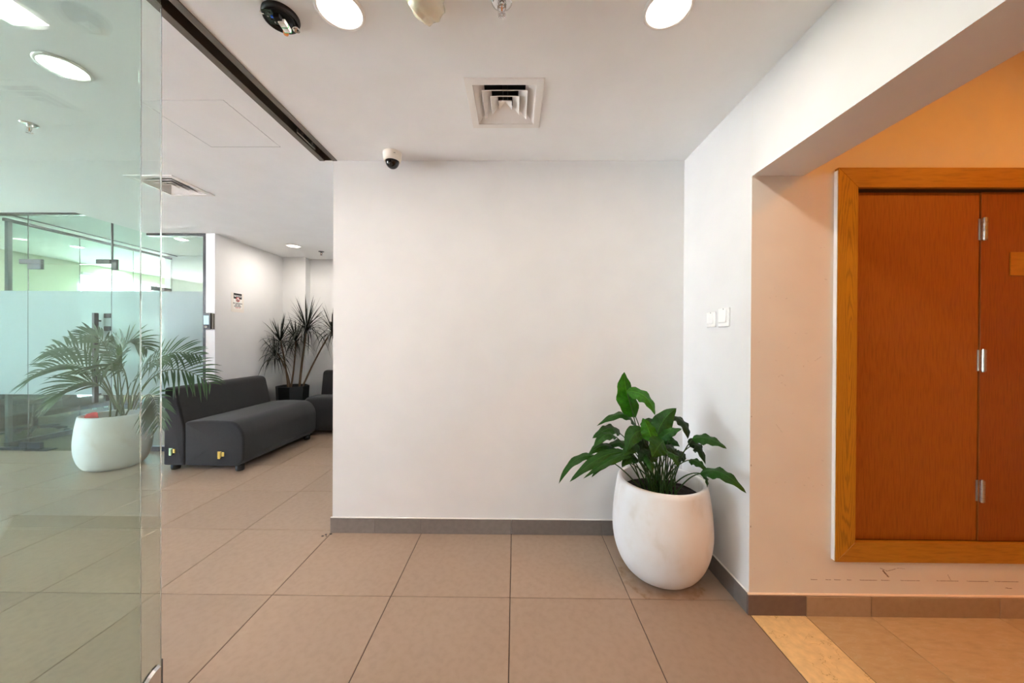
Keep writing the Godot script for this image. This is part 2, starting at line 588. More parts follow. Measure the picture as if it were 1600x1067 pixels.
# corridor paint with the scuffs the photograph shows: dark heel marks and a broken line above the skirting
func scuffed_paint() -> ImageTexture:
	var w := 1250; var h := 1375      # 2.5 m x 2.75 m, 2 mm a pixel
	var im := Image.create(w, h, false, Image.FORMAT_RGB8)
	var n := FastNoiseLite.new(); n.seed = 15; n.frequency = 0.006; n.fractal_octaves = 4
	var base := Color(0.89, 0.86, 0.81)
	im.fill(base)
	for y in range(0, h, 5):
		for x in range(0, w, 5):
			im.fill_rect(Rect2i(x, y, 5, 5), base * (1.0 + 0.018 * n.get_noise_2d(x, y)))
	var rng := RandomNumberGenerator.new(); rng.seed = 16
	var stroke := func(x0: float, y0: float, x1: float, y1: float, dark: float) -> void:   # metres from the arch corner, above the floor
		var steps := int(Vector2(x1 - x0, y1 - y0).length() / 0.0015)
		for i in steps:
			var t := float(i) / steps
			var px := int(lerpf(x0, x1, t) * 500.0)
			var py := h - 1 - int(lerpf(y0, y1, t) * 500.0)
			if rng.randf() < 0.85 and px >= 0 and px < w - 1 and py >= 0 and py < h - 1:
				im.set_pixel(px, py, im.get_pixel(px, py).lerp(Color(0.30, 0.20, 0.13), dark * rng.randf_range(0.6, 1.0)))
				im.set_pixel(px + 1, py, im.get_pixel(px + 1, py).lerp(Color(0.30, 0.20, 0.13), dark * 0.4))
	for d in [[0.29, 0.32], [0.36, 0.385], [0.40, 0.43], [0.46, 0.48], [0.52, 0.60], [0.62, 0.66], [0.71, 0.80], [0.88, 0.98], [1.02, 1.12], [1.15, 1.26], [1.3, 1.42]]:
		stroke.call(d[0], 0.166, d[1], 0.164, 0.6)
	for k in 3:
		stroke.call(0.624 + k * 0.002, 0.212, 0.652 + k * 0.002, 0.180, 0.65)
	stroke.call(0.652, 0.210, 0.70, 0.224, 0.5)
	stroke.call(0.700, 0.224, 0.73, 0.220, 0.3)
	stroke.call(0.615, 0.222, 0.65, 0.208, 0.5)
	stroke.call(0.93, 0.195, 0.945, 0.168, 0.35)
	stroke.call(1.20, 0.135, 1.23, 0.132, 0.7)
	stroke.call(0.12, 0.9, 0.15, 0.86, 0.12)
	stroke.call(0.30, 1.2, 0.33, 1.22, 0.15)
	for k in 40:
		var x := rng.randf_range(0.02, 0.36); var y := rng.randf_range(0.15, 1.9)
		stroke.call(x, y, x + rng.randf_range(-0.012, 0.012), y + rng.randf_range(-0.008, 0.008), rng.randf_range(0.04, 0.16))
	for k in [0.70, 0.93, 0.41]:
		stroke.call(0.004, k, 0.006, k + 0.008, 0.6)
	return ImageTexture.create_from_image(im)

# ------------------------------------------------------------------ the room
func csg_box(parent: Node3D, a: Vector3, b: Vector3, cut := true, m: Material = null) -> CSGBox3D:
	var c := CSGBox3D.new()
	c.name = "opening" if cut else "body"
	c.size = (b - a).abs()
	c.position = (a + b) * 0.5
	c.operation = CSGShape3D.OPERATION_SUBTRACTION if cut else CSGShape3D.OPERATION_UNION
	if m: c.material = m
	parent.add_child(c, true)
	return c

func slabs(called: String, label: String, list: Array, m: Material) -> MeshInstance3D:
	var st := new_st()
	for b in list:
		add_box(st, (b[0] + b[1]) * 0.5, (b[1] - b[0]).abs())
	return struct(called, label, st.commit(), m)

const DIFFUSERS := [Vector3(-0.055, H, -1.777), Vector3(-2.69, H, -2.715)]
const HATCH := [Vector3(-1.894, H, -2.165), Vector3(-1.46, H, -1.737)]

func build_shell() -> void:
	# ceiling over the lobby and the near part of the waiting area, with the track slot, diffuser throats and hatch cut out
	var root := CSGCombiner3D.new()
	root.name = numbered("ceiling")
	add_child(root)
	root.set_meta("kind", "structure")
	root.set_meta("label", "low white plastered ceiling over the lobby and the sofa corner")
	root.material_override = M.ceiling
	csg_box(root, Vector3(-4.19, H, -5.4), Vector3(1.2, 2.86, 2.6), false, M.ceiling)
	csg_box(root, Vector3(-4.4, H - 0.1, -5.6), Vector3(-3.50, 3.0, -3.985), true, M.ceiling)
	csg_box(root, Vector3(-1.307, H - 0.1, -2.327), Vector3(-1.19, H + 0.27, 2.5), true, M.ceiling)
	for d in DIFFUSERS:
		csg_box(root, d + Vector3(-0.15, -0.1, -0.15), d + Vector3(0.15, 0.365, 0.15), true, M.ceiling)
	csg_box(root, HATCH[0] - Vector3(0, 0.1, 0), HATCH[1] + Vector3(0, 0.03, 0), true, M.ceiling)

	slabs("ceiling", "raised white ceiling behind the step, over the window side and the glass office", [
		[Vector3(-8.5, HI, -9.4), Vector3(-4.19, HI + 0.2, 4.6)],
		[Vector3(-4.19, H, 2.6), Vector3(-1.25, HI + 0.2, 4.6)],
		[Vector3(-4.19, HI, -9.4), Vector3(-3.395, HI + 0.2, -3.985)]], M.ceiling)
	bstruct("wall_back", "plain white wall facing the camera behind the potted peace lily", Vector3(-1.2157, 0, -2.527), Vector3(1.114, H, WALL_Z), M.wall)
	slabs("wall_right", "white right wall with the two light switches and the header over the arch", [
		[Vector3(RIGHT_X, 0, -2.727), Vector3(4.6, 2.95, -1.76)],
		[Vector3(RIGHT_X, 0, -1.76), Vector3(1.56, 2.95, ARCH_Z - 0.002)],
		[Vector3(2.78, 0, -1.76), Vector3(4.6, 2.95, ARCH_Z - 0.002)],
		[Vector3(1.56, 0, -1.76), Vector3(2.78, 0.32, ARCH_Z - 0.002)],
		[Vector3(1.56, 2.04, -1.76), Vector3(2.78, 2.95, ARCH_Z - 0.002)],
		[Vector3(RIGHT_X, ARCH_Y, ARCH_Z - 0.002), Vector3(ARCH_T, 2.95, 1.7)],
		[Vector3(RIGHT_X, 0, 1.7), Vector3(ARCH_T, 2.95, 2.6)]], M.wall)
	var skin := new_st()
	for q in [[RIGHT_X, 0.0, 1.56, 2.75], [1.56, 0.0, 2.78, 0.32], [1.56, 2.04, 2.78, 2.75], [2.78, 0.0, RIGHT_X + 2.5, 2.75]]:
		var c := [Vector3(q[0], q[1], ARCH_Z), Vector3(q[2], q[1], ARCH_Z), Vector3(q[2], q[3], ARCH_Z), Vector3(q[0], q[3], ARCH_Z)]
		for j in [0, 2, 1, 0, 3, 2]:
			skin.set_normal(Vector3(0, 0, 1)); skin.set_uv(Vector2((c[j].x - RIGHT_X) / 2.5, 1.0 - c[j].y / 2.75)); skin.add_vertex(c[j])
	quad_out(skin, Vector3(RIGHT_X, 0, ARCH_Z), Vector3(RIGHT_X, 2.75, ARCH_Z), Vector3(RIGHT_X, 2.75, ARCH_Z - 0.002), Vector3(RIGHT_X, 0, ARCH_Z - 0.002), Vector3(2, 1, ARCH_Z - 0.001))
	quad_out(skin, Vector3(RIGHT_X + 2.5, 0, ARCH_Z), Vector3(RIGHT_X + 2.5, 2.75, ARCH_Z), Vector3(RIGHT_X + 2.5, 2.75, ARCH_Z - 0.002), Vector3(RIGHT_X + 2.5, 0, ARCH_Z - 0.002), Vector3(2, 1, ARCH_Z - 0.001))
	struct("wall_corridor", "peach painted corridor wall around the wooden cupboard, scuffed near the floor", skin.commit(), M.corridor_wall)
	slabs("wall_front", "white wall behind the camera", [
		[Vector3(-1.25, 0, 2.6), Vector3(ARCH_T, 2.95, 2.8)]], M.wall)
	slabs("wall_corridor_side", "cream walls of the corridor beyond the arch, outside the frame", [
		[Vector3(4.4, 0, ARCH_Z), Vector3(4.6, 2.95, 2.6)],
		[Vector3(ARCH_T, 0, 2.6), Vector3(4.6, 2.95, 2.8)]], M.corridor_plain)
	bstruct("ceiling", "cream corridor ceiling beyond the arch", Vector3(ARCH_T, 2.75, ARCH_Z - 0.002), Vector3(4.6, 2.95, 2.6), M.corridor_plain)
	# waiting area
	bstruct("wall_notice", "white wall with the notice, behind the sofa", Vector3(-3.50, 0, -6.24), Vector3(-3.395, HI, -3.93), M.wall)
	bstruct("wall_pillar", "white pillar in the corner behind the dracaena", Vector3(-3.395, 0, -5.2), Vector3(-3.06, H, -5.08), M.wall)
	bstruct("wall_sofa", "white far wall of the waiting area behind the second sofa", Vector3(-3.395, 0, -5.4), Vector3(-0.8, H, -5.2), M.wall)
	bstruct("wall_waiting", "white end wall of the waiting area, hidden behind the back wall", Vector3(-1.0, 0, -5.2), Vector3(-0.8, H, -2.527), M.wall)
	# window wall on the far left and the office shell
	var pier := 0.2
	slabs("wall_left", "white outer wall with the wide waiting area window, far left", [
		[Vector3(-8.5, 0, -1.4), Vector3(-8.3, 0.1, 4.8)],
		[Vector3(-8.5, 2.40, -1.4), Vector3(-8.3, HI, 4.8)],
		[Vector3(-8.5, 0, -3.98), Vector3(-8.3, HI, -1.4)],
		[Vector3(-8.5, 0.1, 1.6), Vector3(-8.3, 2.40, 4.8)]], M.wall)
	slabs("wall_left", "beige outer wall of the office with the blind-covered window, far left", [
		[Vector3(-8.5, 0, -9.4), Vector3(-8.3, 0.7, -3.98)],
		[Vector3(-8.5, 2.55, -9.4), Vector3(-8.3, HI, -3.98)],
		[Vector3(-8.5, 0.7, -6.6), Vector3(-8.3, 2.55, -3.98)],
		[Vector3(-8.5, 0.7, -9.4), Vector3(-8.3, 2.55, -8.9)]], M.office_wall)
	slabs("wall_office", "pale walls at the end of the office and its corridor", [
		[Vector3(-8.3, 0, -9.4), Vector3(-5.98, HI, -9.2)],
		[Vector3(-5.98, 0, -6.24), Vector3(-3.50, HI, -6.04)],
		[Vector3(-6.1, 0, -9.2), Vector3(-5.96, HI, -6.04)],
		[Vector3(-8.3, 0, 4.6), Vector3(-1.25, 2.9, 4.8)],
		[Vector3(-1.45, 0, 2.6), Vector3(-1.25, 2.9, 4.6)]], M.jamb)
	bstruct("ground", "unseen pale paving added outside the windows to bounce sunlight indoors", Vector3(-45, -0.35, -40), Vector3(-8.5, -0.15, 40), M.paving)  # out of view, added to throw sunlight up onto the ceilings
	for w in [[-8.9, -6.6, 0.7, 2.55, 2], [-1.4, 1.6, 0.1, 2.40, 3]]:
		var win := struct_root("window_%d" % (1 if w[0] < -5.0 else 2), "aluminium framed window in the outer wall on the far left")
		for k in int(w[4]) + 1:
			var z: float = lerpf(w[0] + 0.025, w[1] - 0.025, float(k) / w[4])
			bpart(win, "mullion", Vector3(-8.43, w[2] + 0.05, z - 0.025), Vector3(-8.36, w[3] - 0.05, z + 0.025), M.white_metal, 0.004)
		bpart(win, "window_rail", Vector3(-8.43, w[2], w[0]), Vector3(-8.36, w[2] + 0.05, w[1]), M.white_metal, 0.004)
		bpart(win, "window_rail", Vector3(-8.43, w[3] - 0.05, w[0]), Vector3(-8.36, w[3], w[1]), M.white_metal, 0.004)
		bpart(win, "pane", Vector3(-8.398, w[2] + 0.05, w[0] + 0.05), Vector3(-8.392, w[3] - 0.05, w[1] - 0.05), M.window_glass)

func build_floors() -> void:
	var fl := struct_root("floor", "grey brown porcelain tile floor of the lobby and waiting area")
	var slab := new_st()
	add_box(slab, Vector3(-3.5635, -0.054, -1.3), Vector3(9.873, 0.1, 8.2))
	add_box(slab, Vector3(-4.875, -0.054, 3.8), Vector3(7.25, 0.1, 2.0))
	part(fl, "grout_bed", slab.commit(), M.grout)
	var rng := RandomNumberGenerator.new(); rng.seed = 31
	for i in range(-12, 4):
		for j in range(-11, 7):
			var x0 := GRID_X + TILE * i
			var z0 := GRID_Z - TILE * (j + 1)
			var x1 := minf(x0 + TILE, RIGHT_X + 0.0015)
			var z1 := z0 + TILE
			z1 = minf(z1, 4.6 if x1 < -1.3 else 2.6)
			x0 = maxf(x0, -8.3)
			if i >= 0: z0 = maxf(z0, WALL_Z)
			if x1 < -3.5: z0 = maxf(z0, -3.955)
			else: z0 = maxf(z0, -5.2)
			if z1 - z0 < 0.03 or x1 - x0 < 0.03: continue
			var size := Vector3(x1 - x0 - 0.0035, 0.004, z1 - z0 - 0.0035)
			var m: Material = M.tiles[rng.randi() % 4]
			if i == 3 and j == 0: m = stained_tile()
			var t := part(fl, "floor_tile", box(size, 0.0013), m, Vector3((x0 + x1) / 2, -0.002, (z0 + z1) / 2))
			t.rotation.x = rng.randf_range(-0.0006, 0.0006)
			t.rotation.z = rng.randf_range(-0.0006, 0.0006)
	# the dark chip knocked out of a tile corner by the end of the back wall
	var chip := new_st()
	for k in 5:
		add_box(chip, Vector3(-1.252 + 0.011 * k + rng.randf_range(-0.004, 0.004), 0.001, -2.292 + rng.randf_range(-0.016, 0.016)), Vector3(rng.randf_range(0.006, 0.016), 0.003, rng.randf_range(0.004, 0.012)), 0.001)
	tag(part(self, "floor_grit", chip.commit(), M.black), "small dark grit on the floor by the left end of the skirting", "debris")
	# threshold and corridor
	var th := struct_root("trim_1", "strip of yellow veined marble between the grey tiles and the corridor floor")
	for k in 4:
		var z0 := ARCH_Z + 1.1 * k - (0.35 if k > 0 else 0.0)
		bpart(th, "marble_slab", Vector3(RIGHT_X + 0.005, -0.03, z0 + 0.001), Vector3(1.373, 0.0, ARCH_Z + 1.1 * (k + 1) - 0.351), M.marble, 0.0012)
	var cf := struct_root("floor_corridor", "beige stone tile floor of the corridor")
	bpart(cf, "grout_bed", Vector3(1.373, -0.1, ARCH_Z - 0.2), Vector3(4.6, -0.004, 2.8), M.grout)
	var xs := [1.375, 1.676, 2.273, 2.87, 3.467, 4.06, 4.4]
	for a in xs.size() - 1:
		for k in 4:
			var z0 := ARCH_Z + 1.2 * k - (0.5 if k > 0 else 0.0)
			var z1 := ARCH_Z + 1.2 * (k + 1) - 0.5
			bpart(cf, "floor_tile", Vector3(xs[a] + 0.0014, -0.004, z0 + 0.0014), Vector3(xs[a + 1] - 0.0014, 0, z1 - 0.0014), M.corridor_tile[rng.randi() % 3], 0.0012)
	bstruct("floor_office", "olive beige carpet of the glass office", Vector3(-8.5, -0.1, -9.4), Vector3(-3.50, -0.002, -3.955), M.carpet)

# the tile under the pot: dried brown water marks beside the pot's foot
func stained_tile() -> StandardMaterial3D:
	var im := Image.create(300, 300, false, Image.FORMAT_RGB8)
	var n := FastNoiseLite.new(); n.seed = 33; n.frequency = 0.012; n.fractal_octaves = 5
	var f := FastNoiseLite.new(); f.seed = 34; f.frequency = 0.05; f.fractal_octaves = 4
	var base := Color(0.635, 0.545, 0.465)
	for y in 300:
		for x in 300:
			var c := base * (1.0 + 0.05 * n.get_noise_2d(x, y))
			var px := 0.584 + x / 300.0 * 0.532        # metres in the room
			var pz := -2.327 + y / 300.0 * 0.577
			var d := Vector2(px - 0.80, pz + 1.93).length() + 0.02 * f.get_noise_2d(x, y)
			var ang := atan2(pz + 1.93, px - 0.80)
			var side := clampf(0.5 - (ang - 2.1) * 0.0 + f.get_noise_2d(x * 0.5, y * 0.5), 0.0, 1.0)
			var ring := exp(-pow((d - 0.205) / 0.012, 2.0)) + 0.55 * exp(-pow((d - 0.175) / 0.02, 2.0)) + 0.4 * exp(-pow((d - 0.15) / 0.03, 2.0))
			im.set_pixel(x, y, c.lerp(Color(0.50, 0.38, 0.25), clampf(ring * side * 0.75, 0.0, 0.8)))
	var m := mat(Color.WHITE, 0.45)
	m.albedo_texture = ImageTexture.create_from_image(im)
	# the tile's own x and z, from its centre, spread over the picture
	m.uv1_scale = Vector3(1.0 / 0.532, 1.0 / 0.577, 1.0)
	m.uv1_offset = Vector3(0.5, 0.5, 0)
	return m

func skirting(called: String, label: String, pieces: Array, bead: Array, bead_mat: Material) -> void:
	var b := struct_root(called, label)
	for p in pieces:
		bpart(b, "skirting_tile", p[0], p[1], p[2], 0.0015)
	for p in bead:
		bpart(b, "sealant_bead", p[0], p[1], bead_mat, 0.003)

func build_baseboards() -> void:
	var f := WALL_Z + 0.011
	var list := []
	var xs := [-1.2265, -0.928, -0.618, -0.018, 0.582, 1.103]
	for k in 5:
		list.append([Vector3(xs[k] + 0.001, 0, WALL_Z), Vector3(xs[k + 1] - 0.001, 0.098, f), [M.base_tile, M.base_tile_b][k % 2]])
	list.append([Vector3(-1.2265, 0, WALL_Z - 0.2), Vector3(-1.2157, 0.098, WALL_Z - 0.001), M.base_tile])
	skirting("baseboard_back", "grey tile skirting along the back wall", list, [[Vector3(-1.2265, 0.098, WALL_Z), Vector3(1.103, 0.105, f - 0.001)]], M.caulk)
	var g := RIGHT_X - 0.011
	skirting("baseboard_right", "grey tile skirting along the white right wall", [
		[Vector3(g, 0, WALL_Z + 0.011), Vector3(RIGHT_X, 0.098, -1.766), M.base_tile],
		[Vector3(g, 0, -1.764), Vector3(RIGHT_X, 0.098, ARCH_Z + 0.0005), M.base_tile_b]],
		[[Vector3(g + 0.001, 0.098, WALL_Z + 0.011), Vector3(RIGHT_X, 0.105, ARCH_Z + 0.0005)]], M.caulk)
	skirting("baseboard_corridor", "skirting of one brown and several beige tiles along the peach corridor wall", [
		[Vector3(g, 0, ARCH_Z + 0.001), Vector3(1.374, 0.093, ARCH_Z + 0.012), M.base_tile_brown],
		[Vector3(1.376, 0, ARCH_Z), Vector3(1.676, 0.092, ARCH_Z + 0.013), M.base_beige],
		[Vector3(1.678, 0, ARCH_Z), Vector3(2.272, 0.094, ARCH_Z + 0.013), M.base_beige_b],
		[Vector3(2.274, 0, ARCH_Z), Vector3(2.872, 0.094, ARCH_Z + 0.013), M.base_beige],
		[Vector3(2.874, 0, ARCH_Z - 0.001), Vector3(3.472, 0.094, ARCH_Z + 0.013), M.base_beige_b],
		[Vector3(3.474, 0, ARCH_Z - 0.001), Vector3(4.07, 0.094, ARCH_Z + 0.013), M.base_beige],
		[Vector3(4.072, 0, ARCH_Z - 0.001), Vector3(4.399, 0.094, ARCH_Z + 0.013), M.base_beige_b]],
		[[Vector3(g + 0.001, 0.093, ARCH_Z), Vector3(4.399, 0.103, ARCH_Z + 0.010)]], M.peach_caulk)

# ------------------------------------------------------------------ ceiling fittings
func downlight(at: Vector3, label: String, energy: float, lens: Material, tone: Color, group := "round recessed downlights") -> Node3D:
	var t := thing("downlight", label, "ceiling light", at, group)
	part(t, "trim_ring", lathe([Vector2(0.077, 0.0), Vector2(0.085, 0.0), Vector2(0.086, -0.004), Vector2(0.080, -0.008), Vector2(0.075, -0.008), Vector2(0.075, -0.001)], 48), M.white_metal)
	part(t, "lamp_lens", lathe([Vector2(0.0, -0.006), Vector2(0.0745, -0.005), Vector2(0.0745, 0.0)], 48), lens)
	var l := AreaLight3D.new()
	l.name = "lamp"
	l.area_size = Vector2(0.1, 0.1)
	l.area_normalize_energy = true
	l.area_range = 14.0
	l.area_attenuation = 2.0
	l.light_energy = energy
	l.light_color = tone
	l.shadow_enabled = true
	l.position = Vector3(0, -0.010, 0)
	l.rotation.x = -PI / 2
	t.add_child(l)
	return t

func sprinkler(at: Vector3, label: String, m: Material, s := 1.0) -> void:
	var t := thing("sprinkler", label, "sprinkler", at)
	part(t, "escutcheon", lathe([Vector2(0.036, 0.0), Vector2(0.036, -0.003), Vector2(0.026, -0.007), Vector2(0.014, -0.006), Vector2(0.012, -0.001)], 32), m)
	part(t, "nozzle", lathe([Vector2(0.009, 0.0), Vector2(0.009, -0.014), Vector2(0.005, -0.017), Vector2(0.0, -0.017)], 20), m)
	var st := new_st()
	for k in [-1.0, 1.0]:
		add_tube(st, curve_pts(Vector3(0.008 * k, -0.012, 0), Vector3(0.022 * k, -0.026, 0), Vector3(0.003 * k, -0.044, 0), 8), 0.0024, 0.0024, 8)
	part(t, "frame_arms", st.commit(), m)
	part(t, "bulb", lathe([Vector2(0.0, -0.016), Vector2(0.0022, -0.019), Vector2(0.0028, -0.03), Vector2(0.0022, -0.041), Vector2(0.0, -0.044)], 12), M.orange)
	var d := new_st()
	add_box(d, Vector3(0, -0.0465, 0), Vector3(0.012, 0.0016, 0.012), 0.0006)
	for k in 12:
		var b := Basis(Vector3.UP, TAU * k / 12)
		add_tube(d, [b * Vector3(0.004, -0.0465, 0), b * Vector3(0.0145, -0.048, 0)], 0.0018, 0.0016, 5)
	part(t, "deflector", d.commit(), m)

func diffuser(at: Vector3, label: String) -> void:
	var t := thing("air_diffuser", label, "air vent", at)
	var ring := func(st: SurfaceTool, hb: float, yb: float, ht: float, yt: float, thick: float) -> void:
		for k in 4:
			var b := Basis(Vector3.UP, PI / 2 * k)
			var o := [b * Vector3(-hb, yb, hb), b * Vector3(hb, yb, hb), b * Vector3(ht, yt, ht), b * Vector3(-ht, yt, ht)]
			var up := Vector3(0, thick, 0) + b * Vector3(0, 0, thick * 0.6)
			var inside: Vector3 = b * Vector3(0, yb - 1.0, 0)
			quad_out(st, o[0], o[1], o[2], o[3], (o[0] + o[2]) / 2 + up)
			quad_out(st, o[0] + up, o[1] + up, o[2] + up, o[3] + up, (o[0] + o[2]) / 2)
			quad_out(st, o[0], o[1], o[1] + up, o[0] + up, (o[0] + o[2]) / 2)
	var fr := new_st()
	for k in 4:
		var b := Basis(Vector3.UP, PI / 2 * k)
		for q in [[0.183, -0.006, 0.149, -0.007], [0.185, 0.0, 0.183, -0.006], [0.149, -0.007, 0.147, 0.002]]:
			var A: float = q[0]; var B: float = q[2]
			quad_out(fr, b * Vector3(-A, q[1], A), b * Vector3(A, q[1], A), b * Vector3(B, q[3], B), b * Vector3(-B, q[3], B), Vector3(0, 0.05, 0) + b * Vector3(0, 0, 0.16))
	part(t, "flange", fr.commit(), M.white_metal)
	for r in [[0.147, -0.002, 0.100, 0.034], [0.108, -0.005, 0.066, 0.027], [0.070, -0.007, 0.036, 0.019]]:
		var st := new_st()
		ring.call(st, r[0], r[1], r[2], r[3], 0.0025)
		part(t, "cone_ring", st.commit(), M.white_metal)
	var core := new_st()
	for k in 4:
		var b := Basis(Vector3.UP, PI / 2 * k)
		tri_out(core, b * Vector3(-0.033, -0.004, 0.033), b * Vector3(0.033, -0.004, 0.033), Vector3(0, 0.018, 0), Vector3(0, 0.06, 0))
		quad_out(core, b * Vector3(-0.033, -0.004, 0.033), b * Vector3(0.033, -0.004, 0.033), b * Vector3(0.033, 0.001, 0.033), b * Vector3(-0.033, 0.001, 0.033), Vector3(0, 0, 0))
		tri_out(core, b * Vector3(-0.033, 0.001, 0.033), b * Vector3(0.033, 0.001, 0.033), Vector3(0, 0.022, 0), Vector3(0, -0.06, 0))
	part(t, "core", core.commit(), M.white_metal)
	var duct := new_st()
	for k in 4:
		var b := Basis(Vector3.UP, PI / 2 * k)
		add_box(duct, b * Vector3(0, 0.20, 0.1475), (b * Vector3(0.294, 0.316, 0.003)).abs())
	add_box(duct, Vector3(0, 0.358, 0), Vector3(0.29, 0.004, 0.29))
	part(t, "duct_throat", duct.commit(), M.galvanised)
	var bars := new_st()
	for k in [-0.012, 0.012]:
		add_box(bars, Vector3(k, 0.05, 0), Vector3(0.002, 0.02, 0.2))
	add_box(bars, Vector3(0, 0.045, 0), Vector3(0.2, 0.004, 0.004))
	part(t, "damper_bar", bars.commit(), M.satin_grey)

func build_ceiling_fittings() -> void:
	var y := H
	downlight(Vector3(-0.637, y, -1.262), "round white downlight nearest the glass, left of the bagged smoke detector", LOBBY_E, M.lens, WHITE_LAMP)
	downlight(Vector3(0.542, y, -1.262), "round white downlight on the lobby ceiling nearest the arch", LOBBY_E, M.lens, WHITE_LAMP)
	for p in [[-0.637, 0.1, "lobby downlight on the glass side, just behind the camera"], [0.542, 0.1, "lobby downlight on the arch side, just behind the camera"], [-0.637, 1.45, "lobby downlight on the glass side, by the wall behind the camera"], [0.542, 1.45, "lobby downlight on the arch side, by the wall behind the camera"]]:
		downlight(Vector3(p[0], y, p[1]), p[2], LOBBY_E, M.lens, WHITE_LAMP)
	downlight(Vector3(-2.0, y, -1.525), "bright round downlight seen through the glass panels, nearest the camera", WAIT_E, M.lens, WHITE_LAMP)
	downlight(Vector3(-2.835, y, -4.45), "far round downlight above the sofa corner and the dracaena", WAIT_E, M.lens, WHITE_LAMP)
	downlight(Vector3(-2.0, y, 0.1), "round waiting area downlight behind the glass panels, outside the frame", WAIT_E, M.lens, WHITE_LAMP)
	diffuser(DIFFUSERS[0], "square white air diffuser with nested cones in the lobby ceiling")
	diffuser(DIFFUSERS[1], "square white air diffuser in the waiting area ceiling, cut by the glass edge")
	var hatch := thing("access_panel", "flush white ceiling hatch outlined by a fine gap, left of the black track", "hatch", (HATCH[0] + HATCH[1]) * 0.5)
	var hs: Vector3 = (HATCH[1] - HATCH[0]) * 0.5
	bpart(hatch, "lid", Vector3(-hs.x + 0.0035, 0.0, -hs.z + 0.0035), Vector3(hs.x - 0.0035, 0.014, hs.z - 0.0035), M.ceiling)
	for k in [-1.0, 1.0]:  # grey lining added so the gap around the lid stays dark
		bpart(hatch, "shade_lining", Vector3(k * hs.x, 0.0008, -hs.z), Vector3(k * (hs.x - 0.0015), 0.028, hs.z), M.satin_grey)
		bpart(hatch, "shade_lining", Vector3(-hs.x, 0.0008, k * hs.z), Vector3(hs.x, 0.028, k * (hs.z - 0.0015)), M.satin_grey)
	sprinkler(Vector3(-0.052, y, -1.235), "chrome sprinkler head at the top edge between the two lobby downlights", M.chrome)
	sprinkler(Vector3(-2.72, y, -1.93), "chrome sprinkler head seen through the glass panels", M.chrome)
	sprinkler(Vector3(-2.64, y, -4.74), "dark sprinkler head beyond the far downlight over the sofa corner", M.satin_grey)
	# security camera
	var c := thing("security_camera", "white dome security camera where the ceiling meets the back wall", "camera", Vector3(-0.79, y, -2.235))
	part(c, "housing", lathe([Vector2(0.058, 0.0), Vector2(0.0585, -0.006), Vector2(0.056, -0.010), Vector2(0.057, -0.012), Vector2(0.054, -0.040), Vector2(0.049, -0.054), Vector2(0.045, -0.055), Vector2(0.043, -0.050)], 48), M.cream_plastic)
	var dome := []
	for k in 9:
		var a := PI / 2 * k / 8
		dome.append(Vector2(0.0425 * cos(a), -0.052 - 0.047 * sin(a)))
	part(c, "dome", lathe(dome, 40), M.dome)
	var lensm := lathe([Vector2(0.012, 0.0), Vector2(0.012, 0.012), Vector2(0.008, 0.013), Vector2(0.0, 0.011)], 20)
	part(c, "camera_lens", lensm, M.black, Vector3(0.0, -0.078, 0.022), Basis(Vector3.RIGHT, deg_to_rad(120)))
	var mk := new_st()
	for k in 2:
		add_box(mk, Vector3(0.006 * k - 0.003, 0.0005 * k, 0), Vector3(0.0042, 0.0036 - 0.0006 * k, 0.0012), 0.0004)
	part(c, "maker_mark", mk.commit(), M.ink, Basis(Vector3.UP, deg_to_rad(32)) * Vector3(0, -0.022, 0.0563), Basis(Vector3.UP, deg_to_rad(32)))
	# detector without its cover
	var d := thing("detector_base", "open black alarm base with a bare circuit board, left of the downlight", "alarm", Vector3(-0.868, y, -1.287))
	part(d, "base_dish", lathe([Vector2(0.061, 0.0), Vector2(0.062, -0.006), Vector2(0.058, -0.018), Vector2(0.054, -0.018), Vector2(0.053, -0.006), Vector2(0.0, -0.006)], 40), M.black)
	part(d, "inner_ridge", lathe([Vector2(0.046, -0.006), Vector2(0.046, -0.014), Vector2(0.043, -0.014), Vector2(0.043, -0.006)], 36), M.black)
	var turn := Basis(Vector3.UP, deg_to_rad(4))
	part(d, "circuit_board", box(Vector3(0.036, 0.0025, 0.060), 0.0006), M.pcb, Vector3(-0.026, -0.019, 0.016), turn)
	part(d, "capacitor", box(Vector3(0.008, 0.006, 0.008), 0.001), M.blue, Vector3(-0.018, -0.023, 0.022), turn)
	for k in 5:
		part(d, "chip", box(Vector3(0.004 + 0.002 * (k % 3), 0.003, 0.005), 0.0005), [M.black, M.steel][k % 2], Vector3(-0.038 + 0.005 * k, -0.0215, 0.036 - 0.013 * (k % 4)), turn)
	part(d, "relay", box(Vector3(0.024, 0.016, 0.018), 0.0015), M.black, Vector3(0.002, -0.024, 0.022))
	var cell := part(d, "battery", box(Vector3(0.026, 0.016, 0.044), 0.0025), M.paper, Vector3(0.006, -0.026, -0.012), Basis(Vector3.UP, deg_to_rad(4)))
	part(cell, "green_band", box(Vector3(0.0266, 0.0166, 0.0075), 0.0025), M.green)
	part(cell, "green_end", box(Vector3(0.0266, 0.0166, 0.003), 0.001), M.green, Vector3(0, 0, -0.0212))
	part(d, "lens_cup", lathe([Vector2(0.012, -0.004), Vector2(0.013, -0.022), Vector2(0.010, -0.024), Vector2(0.008, -0.014), Vector2(0.0, -0.012)], 24), M.chrome, Vector3(0.034, 0, -0.036))
	part(d, "coil", lathe([Vector2(0.0, -0.030), Vector2(0.008, -0.029), Vector2(0.010, -0.020), Vector2(0.009, -0.008)], 20), M.orange, Vector3(-0.012, 0, -0.046))
	var wires := new_st()
	add_tube(wires, curve_pts(Vector3(-0.05, 0.0, 0.03), Vector3(-0.066, -0.018, 0.03), Vector3(-0.042, -0.02, 0.03), 8), 0.0012, 0.0012, 6)
	part(d, "wire", wires.commit(), M.cream_plastic)
